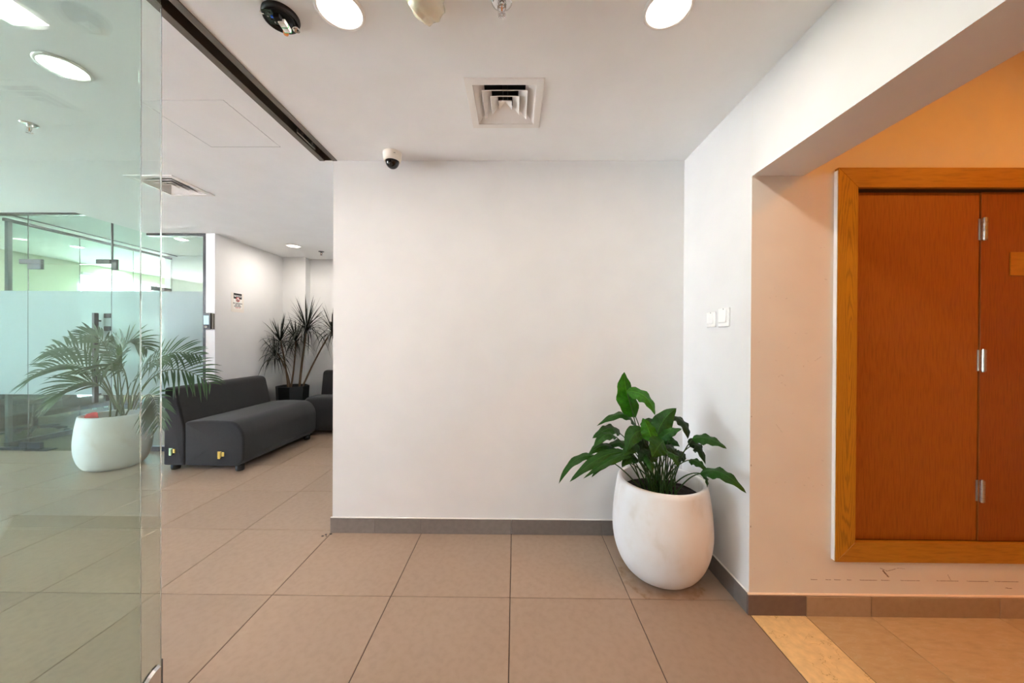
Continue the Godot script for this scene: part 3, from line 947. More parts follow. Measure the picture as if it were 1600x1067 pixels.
	# smoke detector wrapped in crumpled plastic
	var b := thing("bagged_detector", "smoke detector wrapped in crumpled cream plastic at the top edge", "detector", Vector3(-0.315, y, -1.222))
	var im := SphereMesh.new(); im.radius = 0.055; im.height = 0.11; im.radial_segments = 22; im.rings = 13
	var arr := im.get_mesh_arrays()
	var vs: PackedVector3Array = arr[Mesh.ARRAY_VERTEX]
	var nz := FastNoiseLite.new(); nz.seed = 5; nz.noise_type = FastNoiseLite.TYPE_CELLULAR; nz.frequency = 16.0
	nz.cellular_return_type = FastNoiseLite.RETURN_DISTANCE2_SUB
	for i in vs.size():
		var v := vs[i]
		var k := 1.02 - 0.16 * nz.get_noise_3d(v.x * 1.6, v.y * 1.1, v.z * 1.6) - 0.09 * sin(v.x * 170.0 + v.y * 90.0 + v.z * 120.0)
		v *= k
		v.y = v.y * 0.92 - 0.012
		if v.y > -0.002: v.y = -0.002
		vs[i] = v
	arr[Mesh.ARRAY_VERTEX] = vs
	var am := ArrayMesh.new()
	am.add_surface_from_arrays(Mesh.PRIMITIVE_TRIANGLES, arr)
	var bs := SurfaceTool.new()
	bs.create_from(am, 0)
	bs.deindex()
	bs.set_smooth_group(-1)
	bs.generate_normals()
	part(b, "plastic_bag", bs.commit(), M.bag)
	part(b, "detector_plate", lathe([Vector2(0.05, 0.0), Vector2(0.05, -0.004), Vector2(0.0, -0.004)], 32), M.white_plastic)

# ------------------------------------------------------------------ lobby glass and its track
func build_lobby_glass() -> void:
	var t := thing("sliding_door_track", "dark aluminium sliding door track slotted into the ceiling", "door track", Vector3(0, H, 0))
	var z0 := -2.326
	for f in [[-1.307, -1.272], [-1.222, -1.189]]:
		bpart(t, "track_flange", Vector3(f[0], -0.004, z0), Vector3(f[1], 0.0, 2.49), M.alu, 0.001)
	bpart(t, "track_lip", Vector3(-1.222, -0.001, z0), Vector3(-1.218, 0.03, 2.49), M.alu)
	for w in [[-1.3065, -1.302], [-1.194, -1.1905]]:
		bpart(t, "track_side", Vector3(w[0], 0.0, z0), Vector3(w[1], 0.262, 2.49), M.alu)
	bpart(t, "track_top", Vector3(-1.306, 0.262, z0), Vector3(-1.191, 0.268, 2.49), M.alu)
	bpart(t, "end_cap", Vector3(-1.3065, 0.0, z0), Vector3(-1.2, 0.262, z0 + 0.003), M.alu)
	var hanger := bpart(t, "stop_clip", Vector3(-1.271, 0.004, -2.20), Vector3(-1.262, 0.03, -2.02), M.steel, 0.002)
	part(hanger, "clip_screw", lathe([Vector2(0.0, -0.004), Vector2(0.006, -0.004), Vector2(0.007, 0.0)], 16), M.steel, Vector3(0.006, 0.004, -0.05), Basis(Vector3.FORWARD, PI / 2))
	part(hanger, "clip_screw", lathe([Vector2(0.0, -0.004), Vector2(0.006, -0.004), Vector2(0.007, 0.0)], 16), M.steel, Vector3(0.006, 0.004, 0.05), Basis(Vector3.FORWARD, PI / 2))
	# panel whose edge stands nearest the back wall
	var a := thing("sliding_door", "sliding glass panel with chrome bottom clamp, its bare edge nearest the back wall", "glass door", Vector3(-1.233, 0, 0), "")
	var za := -1.206
	bpart(a, "glass_pane", Vector3(-0.006, 0.012, za), Vector3(0.006, H + 0.03, 2.4), M.pane, 0.0012)
	var cl := bpart(a, "top_clamp", Vector3(-0.014, H + 0.005, za + 0.004), Vector3(0.014, H + 0.045, za + 0.10), M.steel, 0.004)
	part(cl, "clamp_bolt", lathe([Vector2(0.0, -0.012), Vector2(0.009, -0.012), Vector2(0.011, -0.008), Vector2(0.011, 0.0)], 20), M.chrome, Vector3(0.012, -0.012, -0.03), Basis(Vector3.FORWARD, -PI / 2))
	var prof := []
	for k in 9:
		var ang := PI / 2 * k / 8
		prof.append([0.095 * cos(ang), 0.145 * sin(ang)])
	for s in [-1.0, 1.0]:
		var st := new_st()
		for k in 8:
			var p0 := Vector3(0.0065 * s, prof[k][1] + 0.02, za + 0.012 + prof[k][0])
			var p1 := Vector3(0.0065 * s, prof[k + 1][1] + 0.02, za + 0.012 + prof[k + 1][0])
			var q0 := Vector3(0.015 * s, prof[k][1] * 0.95 + 0.02, za + 0.012 + prof[k][0] * 0.93)
			var q1 := Vector3(0.015 * s, prof[k + 1][1] * 0.95 + 0.02, za + 0.012 + prof[k + 1][0] * 0.93)
			var o := Vector3(0.005 * s, 0.02, za + 0.012)
			var o2 := Vector3(0.015 * s, 0.02, za + 0.012)
			quad_out(st, p0, p1, q1, q0, o)
			tri_out(st, o2, q0, q1, Vector3(0, 0.05, za + 0.03))
		quad_out(st, Vector3(0.0065 * s, 0.02, za + 0.012), Vector3(0.015 * s, 0.02, za + 0.012), Vector3(0.015 * s, 0.157, za + 0.012), Vector3(0.0065 * s, 0.165, za + 0.012), Vector3(0, 0.05, za + 0.05))
		part(a, "bottom_clamp", st.commit(), M.chrome)
	bpart(a, "edge_guard", Vector3(-0.007, 0.012, za - 0.0035), Vector3(0.007, 0.172, za - 0.0003), M.satin_grey, 0.001)
	# the second panel, one track further in
	var b := thing("sliding_door", "second glass panel behind the clamped one, ending just left of it", "glass door", Vector3(-1.252, 0, 0), "")
	var zb := -1.153
	bpart(b, "glass_pane", Vector3(-0.005, 0.012, zb), Vector3(0.005, H + 0.03, 2.4), M.pane, 0.0012)

# ------------------------------------------------------------------ glass front of the office
func build_office_front() -> void:
	var z := OFFICE_Z
	var fr := thing("glass_screen", "frosted-band glass of the office front left of its door, under a black channel", "glass wall", Vector3.ZERO)
	var fl := thing("glass_screen", "frosted-band glass of the office front right of its door, framed black to the white jamb", "glass wall", Vector3.ZERO)
	var tr := thing("transom", "clear glass transom over the frosted door, hung under the black ceiling channel", "transom", Vector3.ZERO)
	bpart(tr, "top_channel", Vector3(-8.28, HI - 0.022, z - 0.03), Vector3(-4.192, HI, z + 0.03), M.black_metal, 0.002)
	bpart(fl, "top_channel", Vector3(-4.188, H - 0.024, z - 0.0), Vector3(-3.50, H, z + 0.05), M.black_metal, 0.002)
	bpart(fl, "side_channel", Vector3(-3.535, 0.0, z - 0.02), Vector3(-3.502, H - 0.024, z + 0.05), M.black_metal, 0.002)
	bpart(fr, "bottom_channel", Vector3(-8.28, 0.0, z - 0.025), Vector3(-5.612, 0.03, z + 0.025), M.black_metal, 0.002)
	bpart(fl, "bottom_channel", Vector3(-4.632, 0.0, z - 0.025), Vector3(-3.535, 0.055, z + 0.025), M.black_metal, 0.002)
	bpart(fr, "glass_pane", Vector3(-8.28, 0.03, z - 0.005), Vector3(-5.612, HI - 0.022, z + 0.005), M.office_pane)
	bpart(tr, "transom_pane", Vector3(-5.606, 2.138, z - 0.005), Vector3(-4.642, HI - 0.022, z + 0.005), M.office_pane)
	var poly := CSGPolygon3D.new()
	poly.name = "side_pane"
	poly.polygon = PackedVector2Array([Vector2(-4.634, 0.055), Vector2(-3.536, 0.055), Vector2(-3.536, H - 0.024), Vector2(-4.195, H - 0.024), Vector2(-4.195, HI - 0.022), Vector2(-4.634, HI - 0.022)])
	poly.depth = 0.01
	poly.position = Vector3(0, 0, z + 0.005)
	poly.material = M.office_pane
	fl.add_child(poly)
	bpart(fl, "joint_strip", Vector3(-4.642, 2.19, z - 0.008), Vector3(-4.626, HI - 0.022, z + 0.008), M.black_metal)
	bpart(fr, "bottom_clamp", Vector3(-5.70, 0.03, z - 0.02), Vector3(-5.612, 0.088, z + 0.02), M.black_metal, 0.003)
	bpart(fr, "frosted_film", Vector3(-8.28, 0.639, z + 0.0053), Vector3(-5.612, 1.83, z + 0.0057), M.film)
	bpart(fl, "frosted_film", Vector3(-4.634, 0.639, z + 0.0053), Vector3(-3.536, 1.83, z + 0.0057), M.film)
	bpart(tr, "hinge_plate", Vector3(-5.70, 2.139, z - 0.016), Vector3(-5.44, 2.192, z + 0.016), M.satin_grey, 0.003)
	bpart(tr, "hinge_plate", Vector3(-4.81, 2.142, z - 0.016), Vector3(-4.645, 2.192, z + 0.016), M.black_metal, 0.003)
	bpart(fl, "hinge_plate", Vector3(-4.634, 2.07, z - 0.016), Vector3(-4.57, 2.192, z + 0.016), M.black_metal, 0.003)
	var d := thing("glass_door", "frosted glass swing door with long black pull handle behind the palm", "glass door", Vector3.ZERO)
	bpart(d, "door_pane", Vector3(-5.604, 0.02, z - 0.005), Vector3(-4.6435, 2.132, z + 0.005), M.office_pane)
	for x in [-5.6115, -4.6425]:  # grey strips added to darken the joints where the glass edges streak bright
		bpart(d, "joint_strip", Vector3(x, 0.02, z - 0.004), Vector3(x + 0.007, 2.132, z + 0.004), M.satin_grey)
	bpart(d, "frosted_film", Vector3(-5.604, 0.639, z + 0.0053), Vector3(-4.643, 1.83, z + 0.0057), M.film)
	bpart(d, "patch_fitting", Vector3(-5.604, 2.078, z - 0.016), Vector3(-5.44, 2.136, z + 0.016), M.satin_grey, 0.003)
	bpart(d, "patch_fitting", Vector3(-5.604, 0.016, z - 0.02), Vector3(-5.45, 0.088, z + 0.02), M.black_metal, 0.003)
	bpart(d, "floor_plate", Vector3(-5.604, 0.0, z - 0.05), Vector3(-5.33, 0.012, z + 0.05), M.black_metal, 0.003)
	for s in [1.0, -1.0]:
		var h := bpart(d, "pull_handle", Vector3(-4.778, 0.56, z + s * 0.035), Vector3(-4.748, 1.575, z + s * 0.08), M.black_metal, 0.003)
		for y in [0.42, -0.42]:
			bpart(h, "standoff", Vector3(-0.008, y - 0.01, -s * 0.0525), Vector3(0.008, y + 0.01, -s * 0.02), M.black_metal, 0.002)
	for y in [1.522, 1.375]:
		bpart(d, "lock_block", Vector3(-4.722, y, z - 0.014), Vector3(-4.645, y + 0.052, z + 0.014), M.black_metal, 0.003)
	# entry panel on the white jamb
	var ic := thing("entry_panel", "black door entry panel with pale screen on the white jamb", "intercom", Vector3(-3.462, 1.394, -3.93))
	bpart(ic, "housing", Vector3(-0.045, 0, 0.0), Vector3(0.045, 0.184, 0.032), M.black_metal, 0.004)
	bpart(ic, "back_plate", Vector3(0.046, 0.004, 0.0), Vector3(0.066, 0.18, 0.022), M.alu, 0.003)
	bpart(ic, "screen", Vector3(-0.034, 0.056, 0.0315), Vector3(0.026, 0.156, 0.0335), M.screen, 0.0008)
	part(ic, "button", lathe([Vector2(0.0, 0.0), Vector2(0.013, 0.0), Vector2(0.014, -0.003), Vector2(0.014, -0.006)], 24), M.steel, Vector3(-0.002, 0.028, 0.036), Basis(Vector3.RIGHT, -PI / 2))

# ------------------------------------------------------------------ the office behind the glass
func build_office() -> void:
	var x := -5.98
	var pt := thing("corridor_partition", "inner glass partition with dark top and bottom rails behind the office front", "glass wall", Vector3.ZERO)
	bpart(pt, "top_rail", Vector3(x - 0.02, 2.655, -6.035), Vector3(x + 0.02, HI - 0.03, -4.04), M.black_metal, 0.002)
	bpart(pt, "head_strip", Vector3(x + 0.10, HI - 0.012, -6.035), Vector3(x + 0.115, HI, -4.04), M.satin_grey)
	bpart(pt, "bottom_rail", Vector3(x - 0.03, 0.0, -6.035), Vector3(x + 0.03, 0.06, -4.06), M.black_metal, 0.002)
	bpart(pt, "end_post", Vector3(x - 0.02, 0.0, -4.10), Vector3(x + 0.02, 2.655, -4.06), M.satin_grey, 0.002)
	for p in [[-4.105, -4.75], [-4.755, -5.42], [-5.425, -6.03]]:
		bpart(pt, "glass_pane", Vector3(x - 0.005, 0.06, p[1]), Vector3(x + 0.005, 2.655, p[0]), M.office_pane)
	bpart(pt, "patch_fitting", Vector3(x - 0.018, 2.08, -6.03), Vector3(x + 0.018, 2.15, -5.70), M.black_metal, 0.003)
	for p in [[Vector3(-6.86, HI, -5.42), "office downlight seen through the door glass, the larger of two"], [Vector3(-8.02, HI, -7.2), "small far office downlight above the frosted band"]]:
		downlight(p[0], p[1], OFFICE_E, M.lens, WHITE_LAMP, "office downlights")
	downlight(Vector3(-4.8, HI, -5.0), "downlight over the carpeted strip between the two glass walls", OFFICE_E, M.lens, WHITE_LAMP)
	downlight(Vector3(-7.2, HI, -8.4), "office downlight over the far end of the desks", OFFICE_E, M.lens, WHITE_LAMP)
	downlight(Vector3(-7.2, HI, -4.6), "office downlight over the near desk", OFFICE_E, M.lens, WHITE_LAMP)
	# blind over the office window
	var bl := thing("window_blind", "white horizontal slat blind half lowered in the far office window", "blind", Vector3(-8.27, 0, 0))
	bpart(bl, "head_box", Vector3(-0.025, 2.50, -8.9), Vector3(0.025, 2.55, -6.6), M.blind, 0.004)
	var slat := box(Vector3(0.048, 0.002, 2.28), 0.0006)
	for k in 33:
		part(bl, "slat", slat, M.blind, Vector3(0, 2.47 - 0.045 * k, -7.75), Basis(Vector3.BACK, deg_to_rad(-56)))
	# desks and chairs, low and dark behind the clear strip under the frosted band
	for p in [[Vector3(-7.25, 0, -5.35), "dark office desk nearest the inner partition post"], [Vector3(-7.25, 0, -7.35), "dark office desk further back by the blind"]]:
		var t := thing("office_desk", p[1], "desk", p[0])
		bpart(t, "desktop", Vector3(-0.42, 0.70, -0.95), Vector3(0.40, 0.73, 0.95), M.desk, 0.003)
		for e in [-1.0, 1.0]:
			bpart(t, "leg", Vector3(-0.38, 0.0, e * 0.91 - 0.02), Vector3(-0.34, 0.70, e * 0.91 + 0.02), M.white_metal, 0.003)
			bpart(t, "leg", Vector3(0.34, 0.0, e * 0.91 - 0.02), Vector3(0.38, 0.70, e * 0.91 + 0.02), M.white_metal, 0.003)
			bpart(t, "foot_rail", Vector3(-0.34, 0.08, e * 0.91 - 0.015), Vector3(0.34, 0.12, e * 0.91 + 0.015), M.black_metal, 0.003)
		bpart(t, "modesty_panel", Vector3(0.30, 0.14, -0.89), Vector3(0.32, 0.70, 0.89), M.desk, 0.002)
		var ped := bpart(t, "drawer_unit", Vector3(-0.30, 0.05, 0.35), Vector3(0.25, 0.66, 0.80), M.desk, 0.003)
		for k in 3:
			bpart(ped, "drawer", Vector3(-0.29, -0.27 + 0.19 * k, -0.20), Vector3(-0.275, -0.09 + 0.19 * k, 0.20), M.desk, 0.002)
	task_chair(Vector3(-6.42, 0, -4.62), 0.5, "black office chair low behind the glass, beside the partition post")
	task_chair(Vector3(-6.42, 0, -5.85), 2.2, "black office chair between desk and partition, further from the post")
	var low := thing("low_cupboard", "low brown cupboard against the corridor end wall behind the palm", "cupboard", Vector3(-5.1, 0, -5.84))
	bpart(low, "carcass", Vector3(-0.62, 0.16, -0.19), Vector3(0.55, 0.60, 0.17), M.brown_board, 0.003)
	for k in 3:
		bpart(low, "door", Vector3(-0.615 + 0.388 * k, 0.175, 0.171), Vector3(-0.235 + 0.388 * k, 0.585, 0.188), M.brown_board, 0.002)
	for q in [Vector3(-0.58, 0, -0.15), Vector3(-0.58, 0, 0.13), Vector3(0.51, 0, -0.15), Vector3(0.51, 0, 0.13)]:
		bpart(low, "leg", q, q + Vector3(0.03, 0.16, 0.03), M.white_metal, 0.002)
	var bin := thing("storage_box", "white storage box on the carpet right of the low brown cupboard", "box", Vector3(-4.28, 0, -5.8))
	bpart(bin, "box_body", Vector3(-0.2, 0.0, -0.17), Vector3(0.2, 0.30, 0.17), M.white_plastic, 0.01)
	bpart(bin, "lid", Vector3(-0.21, 0.30, -0.18), Vector3(0.21, 0.335, 0.18), M.white_plastic, 0.006)

func task_chair(at: Vector3, turn: float, label: String) -> void:
	var t := thing("task_chair", label, "chair", at, "")
	t.rotation.y = turn
	var seat := cushion(rounded([[-0.24, 0.43, 0.03], [0.24, 0.43, 0.03], [0.24, 0.51, 0.03], [-0.24, 0.51, 0.03]]), -0.23, 0.23, 0.03)
	part(t, "seat", seat, M.black)
	var back := cushion(rounded([[-0.21, 0.58, 0.05], [0.21, 0.58, 0.05], [0.20, 0.95, 0.06], [-0.20, 0.95, 0.06]]), -0.25, -0.19, 0.025)
	part(t, "backrest", back, M.black)
	part(t, "back_arm", tube(curve_pts(Vector3(0, 0.43, -0.1), Vector3(0, 0.42, -0.31), Vector3(0, 0.7, -0.255), 8), 0.02, 0.02), M.black_metal)
	part(t, "gas_lift", tube([Vector3(0, 0.08, 0), Vector3(0, 0.25, 0), Vector3(0, 0.43, 0)], 0.03, 0.022, 12), M.black_metal)
	for k in 5:
		var b := Basis(Vector3.UP, TAU * k / 5)
		var leg := part(t, "leg", tube([b * Vector3(0, 0.10, 0), b * Vector3(0.15, 0.09, 0), b * Vector3(0.29, 0.07, 0)], 0.022, 0.014), M.black_metal)
		part(leg, "castor", lathe([Vector2(0, -0.02), Vector2(0.024, -0.02), Vector2(0.028, 0.0), Vector2(0.024, 0.02), Vector2(0, 0.02)], 16), M.black, b * Vector3(0.29, 0.028, 0), b * Basis(Vector3.RIGHT, PI / 2))

# ------------------------------------------------------------------ waiting area
func build_waiting_area() -> void:
	# sofa along the notice wall
	var s := thing("sofa", "charcoal fabric sofa module with bare metal connectors on its near end", "sofa", Vector3(-3.46, 0, -3.42))
	s.position = Vector3(-3.421, 0, -3.37)
	s.rotation.y = deg_to_rad(-1.2)
	var back := rounded([[0.0, 0.055, 0.02], [0.213, 0.055, 0.008], [0.213, 0.42, 0.05], [0.125, 0.803, 0.05], [0.01, 0.815, 0.03]])
	part(s, "backrest", cushion(back, 0.0, -1.2, 0.022), M.fabric)
	var seat := rounded([[0.215, 0.055, 0.008], [0.745, 0.055, 0.03], [0.80, 0.115, 0.04], [0.805, 0.37, 0.065], [0.72, 0.490, 0.07], [0.45, 0.499, 0.10], [0.215, 0.480, 0.025]])
	part(s, "seat", cushion(seat, 0.0, -1.2, 0.022), M.fabric)
	for p in [Vector3(0.06, 0, -0.07), Vector3(0.72, 0, -0.06), Vector3(0.06, 0, -1.13), Vector3(0.72, 0, -1.13)]:
		part(s, "foot", lathe([Vector2(0.0, 0.0), Vector2(0.034, 0.0), Vector2(0.038, 0.012), Vector2(0.038, 0.056), Vector2(0.0, 0.056)], 20), M.black, p)
	for c in [[Vector3(0.09, 0.195, 0.0), M.zinc_green], [Vector3(0.575, 0.170, 0.0), M.zinc_gold]]:
		var b := bpart(s, "connector", c[0] + Vector3(-0.027, -0.03, 0.0), c[0] + Vector3(0.015, 0.03, 0.006), c[1], 0.003)
		bpart(b, "hook", Vector3(-0.012, -0.040, 0.003), Vector3(0.012, 0.022, 0.012), c[1], 0.003)
		bpart(b, "clip", Vector3(0.022, -0.018, -0.003), Vector3(0.046, 0.024, 0.006), M.zinc_gold, 0.003)
		bpart(b, "slot", Vector3(0.017, -0.032, -0.003), Vector3(0.023, 0.028, 0.004), M.black)
	var s2 := thing("sofa", "second charcoal sofa module along the far wall, mostly hidden by the white wall", "sofa", Vector3(-2.86, 0, -5.185))
	var turn := Basis(Vector3.UP, -PI / 2)
	var back2 := rounded([[0.0, 0.055, 0.02], [0.185, 0.055, 0.008], [0.185, 0.42, 0.05], [0.115, 0.83, 0.05], [0.01, 0.84, 0.03]])
	part(s2, "backrest", cushion(back2, -0.06, -1.5, 0.03), M.fabric, Vector3.ZERO, turn)
	var seat2 := rounded([[0.187, 0.055, 0.008], [0.50, 0.055, 0.03], [0.545, 0.115, 0.04], [0.55, 0.39, 0.06], [0.46, 0.498, 0.06], [0.187, 0.50, 0.02]])
	part(s2, "seat", cushion(seat2, 0.0, -1.5, 0.05), M.fabric, Vector3.ZERO, turn)
	for p in [Vector3(0.08, 0, 0.06), Vector3(0.08, 0, 0.48), Vector3(1.4, 0, 0.06), Vector3(1.4, 0, 0.48)]:
		part(s2, "foot", lathe([Vector2(0.0, 0.0), Vector2(0.034, 0.0), Vector2(0.038, 0.012), Vector2(0.038, 0.056), Vector2(0.0, 0.056)], 20), M.black, p)
	# notice on the wall: a laminated sheet with the printed card in it
	var n := thing("no_smoking_notice", "laminated no smoking notice on the white wall above the sofa", "notice", Vector3(-3.395, 1.731, -4.252))
	n.rotation.y = PI / 2
	bpart(n, "laminate_sheet", Vector3(-0.098, -0.117, 0.0), Vector3(0.098, 0.117, 0.0015), M.laminate)
	bpart(n, "card", Vector3(-0.066, -0.075, 0.0015), Vector3(0.066, 0.115, 0.0022), M.paper)
	bpart(n, "header_print", Vector3(-0.063, 0.045, 0.0022), Vector3(0.063, 0.112, 0.0027), M.ink)
	var ring := TorusMesh.new(); ring.inner_radius = 0.023; ring.outer_radius = 0.030; ring.rings = 32; ring.ring_segments = 6
	part(n, "sign_disc", lathe([Vector2(0.0, 0.0), Vector2(0.026, 0.0), Vector2(0.026, -0.0006)], 32), M.paper, Vector3(0, 0.037, 0.0032), Basis(Vector3.RIGHT, PI / 2))
	part(n, "sign_ring", ring, M.red_ink, Vector3(0, 0.037, 0.0032), Basis(Vector3.RIGHT, PI / 2).scaled_local(Vector3(1, 0.12, 1)))
	part(n, "sign_slash", box(Vector3(0.05, 0.006, 0.0008)), M.red_ink, Vector3(0, 0.037, 0.0038), Basis(Vector3.BACK, -PI / 4))
	part(n, "sign_cigarette", box(Vector3(0.032, 0.006, 0.0006)), M.ink, Vector3(0, 0.035, 0.0034), Basis(Vector3.BACK, 0.0))
	text(n, "NOTICE", 0.024, M.paper, Vector3(0.0, 0.078, 0.0028))
	text(n, "NO SMOKING", 0.0165, M.ink, Vector3(0, -0.010, 0.0023))
	text(n, "IN THIS", 0.0165, M.ink, Vector3(0, -0.028, 0.0023))
	text(n, "BUILDING", 0.0165, M.ink, Vector3(0, -0.046, 0.0023))
	text(n, "THANK YOU", 0.011, M.red_ink, Vector3(0, -0.063, 0.0023))

func text(parent: Node3D, words: String, height: float, m: Material, at: Vector3) -> void:
	var tm := TextMesh.new()
	var f := SystemFont.new()
	f.font_names = PackedStringArray(["Droid Sans"])
	f.font_weight = 700
	tm.font = f
	tm.text = words
	tm.font_size = 64
	tm.pixel_size = height / 48.0
	tm.depth = 0.0004
	tm.curve_step = 2.0
	part(parent, "lettering", tm, m, at)

# ------------------------------------------------------------------ right wall switches and the corridor
func build_corridor() -> void:
	for sw in [[-2.034, -1.949, 1.368, 1.455, "light switch plate nearer the back wall, left of the pair"], [-1.92, -1.822, 1.367, 1.467, "larger light switch plate nearer the arch, right of the pair"]]:
		var t := thing("light_switch", sw[4], "switch", Vector3(RIGHT_X, (sw[2] + sw[3]) / 2, (sw[0] + sw[1]) / 2))
		var hz: float = (sw[1] - sw[0]) / 2
		var hy: float = (sw[3] - sw[2]) / 2
		bpart(t, "wall_plate", Vector3(-0.008, -hy, -hz), Vector3(0.0, hy, hz), M.white_plastic, 0.003)
		part(t, "rocker", box(Vector3(0.008, hy * 1.35, hz * 1.3), 0.002), M.white_plastic, Vector3(-0.009, hy * 0.12, -hz * 0.06), Basis(Vector3.BACK, deg_to_rad(-5)))
		part(t, "screw_cap", lathe([Vector2(0.0, 0.001), Vector2(0.0028, 0.0008), Vector2(0.003, 0.0)], 12), M.satin_grey, Vector3(-0.008, hy * 0.88, 0.0), Basis(Vector3.BACK, PI / 2))
	# built-in cupboard
	var c := thing("service_cupboard", "built-in orange wood cupboard with mitred frame and hinged doors in the corridor wall", "cupboard", Vector3(0, 0, ARCH_Z))
	var x0 := 1.501; var x1 := 2.85; var y0 := 0.262; var y1 := 2.100; var w := 0.091; var d := 0.020
	var stile := func(xa: float, xb: float) -> ArrayMesh:
		return mitre([Vector3(xa, y0, 0), Vector3(xa, y1, 0), Vector3(xb, y1 - w, 0), Vector3(xb, y0 + w, 0)], d)
	part(c, "frame_stile", stile.call(x0, x0 + w), cathedral_grain())
	part(c, "frame_stile", stile.call(x1, x1 - w), M.wood_stile)
	part(c, "frame_rail", mitre([Vector3(x0, y1, 0), Vector3(x1, y1, 0), Vector3(x1 - w, y1 - w, 0), Vector3(x0 + w, y1 - w, 0)], d), M.wood_rail)
	part(c, "frame_rail", mitre([Vector3(x0, y0, 0), Vector3(x1, y0, 0), Vector3(x1 - w, y0 + w, 0), Vector3(x0 + w, y0 + w, 0)], d), M.wood_rail)
	bpart(c, "head_batten", Vector3(1.57, 2.004, -0.06), Vector3(2.77, 2.035, -0.028), M.brown_board)
	bpart(c, "plaster_edge", Vector3(x0 - 0.004, y0 + 0.004, 0.0), Vector3(x0 - 0.0005, y1 - 0.012, 0.018), M.plaster, 0.001)
	for q in [[Vector3(1.561, 0.321, -0.09), Vector3(1.597, 2.039, -0.002)], [Vector3(2.743, 0.321, -0.09), Vector3(2.779, 2.039, -0.002)]]:
		bpart(c, "lining", q[0], q[1], M.wood_stile)
	for q in [[Vector3(1.598, 0.321, -0.09), Vector3(2.742, 0.345, -0.002)], [Vector3(1.598, 2.036, -0.09), Vector3(2.742, 2.0395, -0.002)]]:
		bpart(c, "lining", q[0], q[1], M.wood_rail)
	var ya := 0.349; var yb := 2.0
	var left := bpart(c, "door", Vector3(1.600, ya, -0.036), Vector3(2.1965, yb, -0.016), M.veneer[0], 0.0015)
	var right := bpart(c, "door", Vector3(2.1995, ya, -0.032), Vector3(2.741, yb, -0.011), M.veneer[1], 0.0015)
	for y in [1.825, 1.205, 0.588]:
		hinge(left, Vector3(1.606, y, -0.012) - left.position, M.brass, 0.0055)
		hinge(right, Vector3(2.209, y, -0.006) - right.position, M.steel, 0.0095)
	var pl := bpart(right, "number_plate", Vector3(2.332, 1.606, -0.0112) - right.position, Vector3(2.54, 1.717, -0.007) - right.position, M.wood_rail, 0.001)
	pl.set_meta("label", "small rectangular plate screwed to the right-hand door")
	# warm corridor lamps
	downlight(Vector3(2.2, 2.75, -0.55), "warm corridor downlight above the wooden cupboard", WARM_E, M.warm_lens, WARM_LAMP)
	downlight(Vector3(3.3, 2.75, -0.55), "warm corridor downlight right of the cupboard, outside the frame", WARM_E, M.warm_lens, WARM_LAMP)
	downlight(Vector3(2.2, 2.75, 1.2), "warm corridor downlight behind the camera", WARM_E, M.warm_lens, WARM_LAMP)

func hinge(parent: Node3D, at: Vector3, m: Material, r: float) -> void:
	var st := new_st()
	for k in 5:
		var y := -0.051 + 0.0204 * k
		add_tube(st, [Vector3(0, y + 0.0008, 0), Vector3(0, y + 0.01, 0), Vector3(0, y + 0.0198, 0)], r, r, 14)
	add_tube(st, [Vector3(0, -0.054, 0), Vector3(0, 0, 0), Vector3(0, 0.054, 0)], r * 0.6, r * 0.6, 10)
	add_box(st, Vector3(-r * 1.2, 0, -r * 0.9), Vector3(r * 1.6, 0.1, 0.002))
	var mi := MeshInstance3D.new()
	mi.name = "hinge"
	mi.mesh = st.commit()
	mi.material_override = m
	mi.position = at
	parent.add_child(mi, true)

# a mitred board: four corners in its plane, thickness d towards +z
func mitre(q: Array, d: float) -> ArrayMesh:
	var st := new_st()
	var o := Vector3(0, 0, d)
	var mid: Vector3 = (q[0] + q[1] + q[2] + q[3]) / 4.0 + o / 2
	var top := []
	for p in q: top.append(p + o + (Vector3(mid.x, mid.y, p.z) - p).normalized() * 0.0016)
	quad_out(st, top[0], top[1], top[2], top[3], mid)
	for k in 4:
		var n := (k + 1) % 4
		quad_out(st, q[k] + o * 0.93, q[n] + o * 0.93, top[n], top[k], mid)
		quad_out(st, q[k], q[n], q[n] + o * 0.93, q[k] + o * 0.93, mid)
	return st.commit()

# ------------------------------------------------------------------ plants
func V(x: float, y: float, z: float) -> Vector3: return Vector3(x, y, z)

# one leaf: petiole from the soil, then a folded, wavy blade along base-mid-tip
func blade(a: Vector3, b: Vector3, c: Vector3, width: float, facing: Vector3, wavy: float, sd: float, peak := 0.42) -> ArrayMesh:
	var st := new_st()
	st.set_smooth_group(0)
	var rows := 16
	var cols := 6
	var grid := []
	for i in rows + 1:
		var t := float(i) / rows
		var p := bez(a, b, c, t)
		var tan := ((b - a).lerp(c - b, t)).normalized()
		var side := tan.cross(facing)
		if side.length() < 0.05: side = tan.cross(Vector3(0.3, 0.9, 0.2))
		side = side.normalized()
		var nrm := side.cross(tan).normalized()
		var e := log(0.5) / log(peak)
		var w := width * 0.58 * pow(maxf(0.0, sin(PI * pow(t, e))), 0.62) * (1.0 - 0.38 * t * t)
		var row := []
		for j in cols + 1:
			var s := float(j) / cols * 2.0 - 1.0
			var ripple := sin(t * 21.0 + sd * 3.0 + s * 1.4) * wavy * s * s
			row.append(p + side * s * w * (1.0 - 0.06 * absf(s)) - nrm * (w * 0.30 * (absf(s) * 0.8) - ripple * w))
		grid.append(row)
	for i in rows:
		for j in cols:
			for k in [[0, 0], [0, 1], [1, 1], [0, 0], [1, 1], [1, 0]]:
				st.set_uv(Vector2(float(j + k[1]) / cols, float(i + k[0]) / rows))
				st.add_vertex(grid[i + k[0]][j + k[1]])
	st.generate_normals()
	return st.commit()

